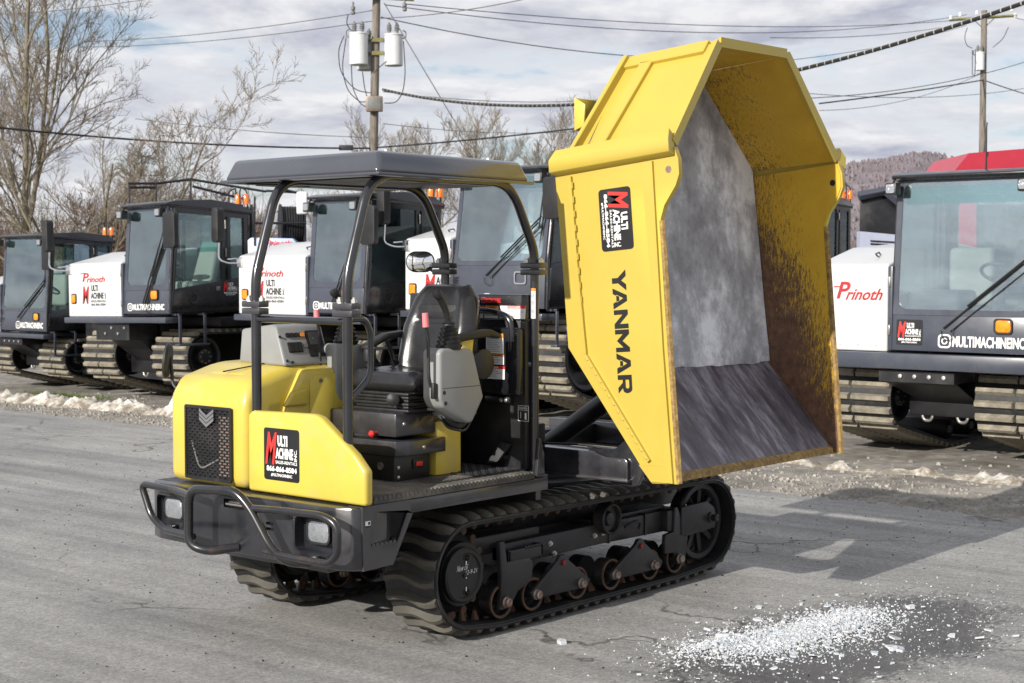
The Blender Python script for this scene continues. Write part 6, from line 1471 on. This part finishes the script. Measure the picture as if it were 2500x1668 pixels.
# ---- overhead lines
def wire(name, a, b, r, sag, label, mat='wire', n=28):
    a = Vector(a); b = Vector(b); pts = [a.lerp(b, k / n) - Vector((0, 0, sag * 4 * (k / n) * (1 - k / n))) for k in range(n + 1)]
    return MB().tube(pts, r, 5).build(name, mat, None, label, 'cable', 'overhead lines')
wire('overhead_wire', at(-20, 310, 40), at(910, 362, 50), 0.028, 0.15, 'thick black telephone line crossing the left trees to the transformer pole', 'cable')
wire('overhead_wire', at(912, 361, 50), at(1480, 305, 46), 0.026, 0.05, 'black telephone line from the transformer pole behind the canopy', 'cable')
wire('overhead_wire', at(2000, 253, 62), at(2403, 195, 76), 0.030, 0.05, 'black telephone line reaching the right-hand pole', 'cable')
wire('overhead_wire', at(2405, 197, 76), at(2560, 245, 90), 0.028, 0.05, 'black telephone line leaving the right-hand pole to the right edge', 'cable')
wire('overhead_wire', at(330, 290, 55), at(905, 336, 50), 0.013, 0.1, 'thin wire fading through the tree tops to the pole')
wire('overhead_wire', at(-20, 36, 70), at(360, -2, 60), 0.016, 0.1, 'thin power wire across the top left corner')
wire('overhead_wire', at(200, 102, 70), at(920, 24, 50), 0.015, 0.2, 'upper of two power wires sloping up to the transformer pole from the left')
wire('overhead_wire', at(200, 115, 70), at(920, 50, 50), 0.015, 0.2, 'lower of two power wires sloping up to the transformer pole from the left')
wire('overhead_wire', at(930, 42, 50), at(1660, 143, 60), 0.018, 0.25, 'power wire descending from the transformer pole towards the bed top', 'wire')
wire('overhead_wire', at(940, 12, 50), at(2360, 36, 80), 0.016, 0.9, 'upper long power wire spanning between the two poles')
wire('overhead_wire', at(990, 10, 50), at(2330, 50, 80), 0.016, 0.5, 'lower long power wire spanning between the two poles')
wire('overhead_wire', at(1880, 92, 60), at(2330, 62, 76), 0.014, 0.2, 'faint wire right of the bed rising to the crossarm')
wire('overhead_wire', at(930, 45, 50), at(1300, -6, 42), 0.014, 0.1, 'short wire rising from the transformer pole to the top edge')
wire('overhead_wire', at(938, 8, 50), at(1130, 330, 48), 0.018, 0.0, 'straight guy wire slanting down right from the pole top')
wire('overhead_wire', at(935, 224, 50), at(1470, 243, 64), 0.012, 0.2, 'thin service wire just above the striped cable')
wire('overhead_wire', at(935, 302, 50), at(1450, 318, 64), 0.010, 0.2, 'faint wire low behind the canopy')
wire('overhead_wire', at(1975, 240, 60), at(2560, 132, 80), 0.018, 0.4, 'wire crossing behind the right-hand pole to the right edge')
wire('overhead_wire', at(1970, 228, 62), at(2560, 205, 85), 0.014, 0.4, 'nearly level twisted wire right of the bed', 'wire')
wire('overhead_wire', at(2000, 270, 62), at(2390, 182, 76), 0.012, 0.4, 'lowest faint wire right of the bed')
wire('overhead_wire', at(1900, 150, 55), at(2360, 62, 76), 0.012, 0.2, 'faint wire behind the striped cable')
wire('overhead_wire', at(2480, 44, 76), at(2560, 62, 90), 0.016, 0.02, 'short wire from the crossarm to the right edge')
# striped cable: two real spans of one line, from the pole towards the camera on the right
a = at(935, 219, 50); b = at(2560, -14, 28); Sg = 1.12; n = 90
def cp_(u): return a.lerp(b, u) - Vector((0, 0, Sg * 4 * u * (1 - u)))
cb = MB().tube([cp_(k / n) for k in range(n + 1)], 0.041, 8).build('striped_cable', 'cable', None, 'thick black overhead cable wrapped with white bands', 'cable')
mb = MB(); L = (b - a).length; nb = int(L / 0.23)
M['band'] = pmat('pale_band', (0.42, 0.41, 0.38), 0.6, var=0.08)
for k in range(nb):
    u = (k + 0.5) / nb; p = cp_(u); q = (cp_(u + 0.002) - cp_(u - 0.002)).normalized(); mb.cyl(p - q * 0.011, p + q * 0.011, 0.0435, n=8)
mb.tube([cp_(k / n) + Vector((0, 0, 0.046)) for k in range(n + 1)], 0.006, 5)
mb.build('cable_bands', 'band', cb, kind='stuff')
p_ = at(845, 360, 49); MB().box(-0.22, 0.22, -0.07, 0.07, -0.09, 0.07, 0, 0.02).xf(Matrix.Rotation(R(-49.6), 4, 'Z')).build('splice_case', 'cable', None, 'black splice case hanging on the telephone line left of the pole', 'splice case').location = p_

# ---- things behind the row
# carrier cab and hopper between the bed and the right-hand carrier
make_carrier(tuple((at(1968, 650, 24.5) + Vector((0, 0, -1.94 - 0.10)))[:3]), 'dark carrier cab half hidden between the tipped bed and the right-hand carrier', 1.42, 0.84, 1.15, 1.55, 3.16, 1.12, 2.0, TLg, CL_, logo_front=False, hood_logo=False, mirrors=False, group='machines behind the row')
def hopper():
    o = at(2172, 560, 30); T = empty('hopper_truck', (o.x, o.y, GZ), 'black sloping hopper box above a perforated grey panel behind the right-hand carrier', 'hopper')
    def q(px, py, d=30): return at(px, py, d) - Vector((o.x, o.y, GZ))
    A = [q(2098, 480), q(2160, 467), q(2215, 512), q(2240, 600), q(2240, 625), q(2098, 625)]
    MB().loft(A, [p + FWD * 2.2 + RGT * 1.0 for p in A], 0, 0.02).build('hopper_box', 'black', T)
    MB().tube([q(2096, 479, 29.9), q(2162, 466, 29.9), q(2222, 514, 29.9)], 0.09, 4).build('hopper_rim', 'slate', T)
    B = [q(2100, 565, 29.6), q(2240, 578, 29.6), q(2240, 660, 29.6), q(2100, 660, 29.6)]
    g = MB().loft(B, [p + FWD * 0.3 for p in B]).build('vent_panel', 'silver', T)
    for r_ in range(4):
        for c_ in range(9):
            p0 = q(2128 + c_ * 7.2, 588 + r_ * 7.2 + c_ * 0.4, 29.58)
            MB().box(-0.022, 0.022, -0.01, 0.01, -0.012, 0.012).xf(Matrix.Translation(p0) @ Matrix.Rotation(R(-49.6), 4, 'Z')).build('vent_slot', 'ink', g)
    MB().box(-0.5, 3.0, -1.5, 0.8, 0.4, 1.6).build('hopper_chassis', 'black', T)
hopper()
def redbody():
    o = at(2460, 560, 24); T = empty('red_machine', (o.x, o.y, GZ), 'red steel dump body showing above and through the right-hand cab', 'machine')
    def q(px, py, d=24): return at(px, py, d) - Vector((o.x, o.y, GZ))
    A = [q(2318, 432), q(2366, 374), q(2640, 352), q(2640, 470), q(2318, 470)]
    MB().loft(A, [p + FWD * 2.0 for p in A], 0, 0.0).build('dump_body', 'redpaint', T)
    B = [q(2325, 470), q(2385, 470), q(2385, 760), q(2325, 760)]
    MB().loft(B, [p + FWD * 1.2 for p in B], 0, 0.02).build('red_mast', 'redpaint', T)
    C_ = [q(2385, 500, 24.2), q(2640, 500, 24.2), q(2640, 700, 24.2), q(2385, 700, 24.2)]
    MB().loft(C_, [p + FWD * 1.2 for p in C_], 0, 0.02).build('dark_body', 'black', T)
    MB().tube([q(2402, 372, 23.9), q(2410, 300, 23.9)], 0.01, 5).build('whip_aerial', 'cable', T)
redbody()
# reel machine behind the second and third carriers
def reels():
    o = at(640, 560, 27.5); T = empty('hose_reel_carrier', (o.x, o.y, GZ), 'carrier with black hose reels and a pipe rack behind the second and third carriers', 'carrier')
    def q(px, py, d=27.5): return at(px, py, d) - Vector((o.x, o.y, GZ))
    h = [q(600, 590), q(612, 580), q(715, 582), q(724, 592), q(724, 700), q(600, 700)]
    hd = MB().loft(h, [p + FWD * 1.6 for p in h], 0, 0.03).build('engine_hood', pmat('pale_blue_paint', (0.50, 0.58, 0.78), 0.4, var=0.04), T)
    mb = MB(); mb.text('Prinoth', q(650, 601, 27.46), RGT, (0, 0, 1), 0.0, 0.0, 0.42, 0.10, 0, 0.02, 0.3); mb.build('hood_lettering', 'redink', hd)
    for px, w in ((712, 52), (600, 24)):
        c = q(px, 548, 27.9); ax = (RGT + FWD * 0.25).normalized(); W = w / 139 / 2
        mb = MB(); mb.lathe(c - ax * (W + 0.03), ax, [(0.08, 0), (0.36, 0.0), (0.36, 0.03), (0.25, 0.03), (0.25, 2 * W + 0.03), (0.36, 2 * W + 0.03), (0.36, 2 * W + 0.06), (0.08, 2 * W + 0.06)], 30, 0)
        for k in range(max(2, int(2 * W / 0.045))):
            oo = c - ax * (W - 0.03) + ax * (k * 0.045); e1 = Vector((0, 0, 1)); e2 = ax.cross(e1).normalized()
            mb.tube([oo + e1 * (0.30 * math.cos(2 * math.pi * i / 24)) + e2 * (0.30 * math.sin(2 * math.pi * i / 24)) for i in range(24)], 0.024, 6, 1, 0, True)
        mb.build('hose_reel', ['cable', 'plast'], T)
    mb = MB()
    pts = [[(313, 448), (382, 448), (466, 438), (650, 468)], [(316, 458), (380, 458)], [(316, 450), (318, 560)], [(382, 448), (382, 500)], [(466, 438), (466, 500)], [(650, 466), (745, 472), (745, 590)], [(470, 455), (610, 490)], [(620, 545), (745, 545)], [(622, 480), (622, 600)], [(745, 476), (690, 462)]]
    for L_ in pts: mb.tube([q(x, y) for x, y in L_], 0.022, 4)
    rk = mb.build('pipe_rack', 'cabblk', T)
    MB().box(-0.10, 0.10, -0.05, 0.05, -0.20, 0.20, 0, 0.04, 3).xf(Matrix.Translation(q(738, 496, 27.3)) @ Matrix.Rotation(R(-49.6), 4, 'Z')).build('flood_lamp', 'tank', T)
    MB().box(-2.0, 1.2, -1.5, 2.4, 0.4, 1.5).build('carrier_frame', 'black', T)
reels()
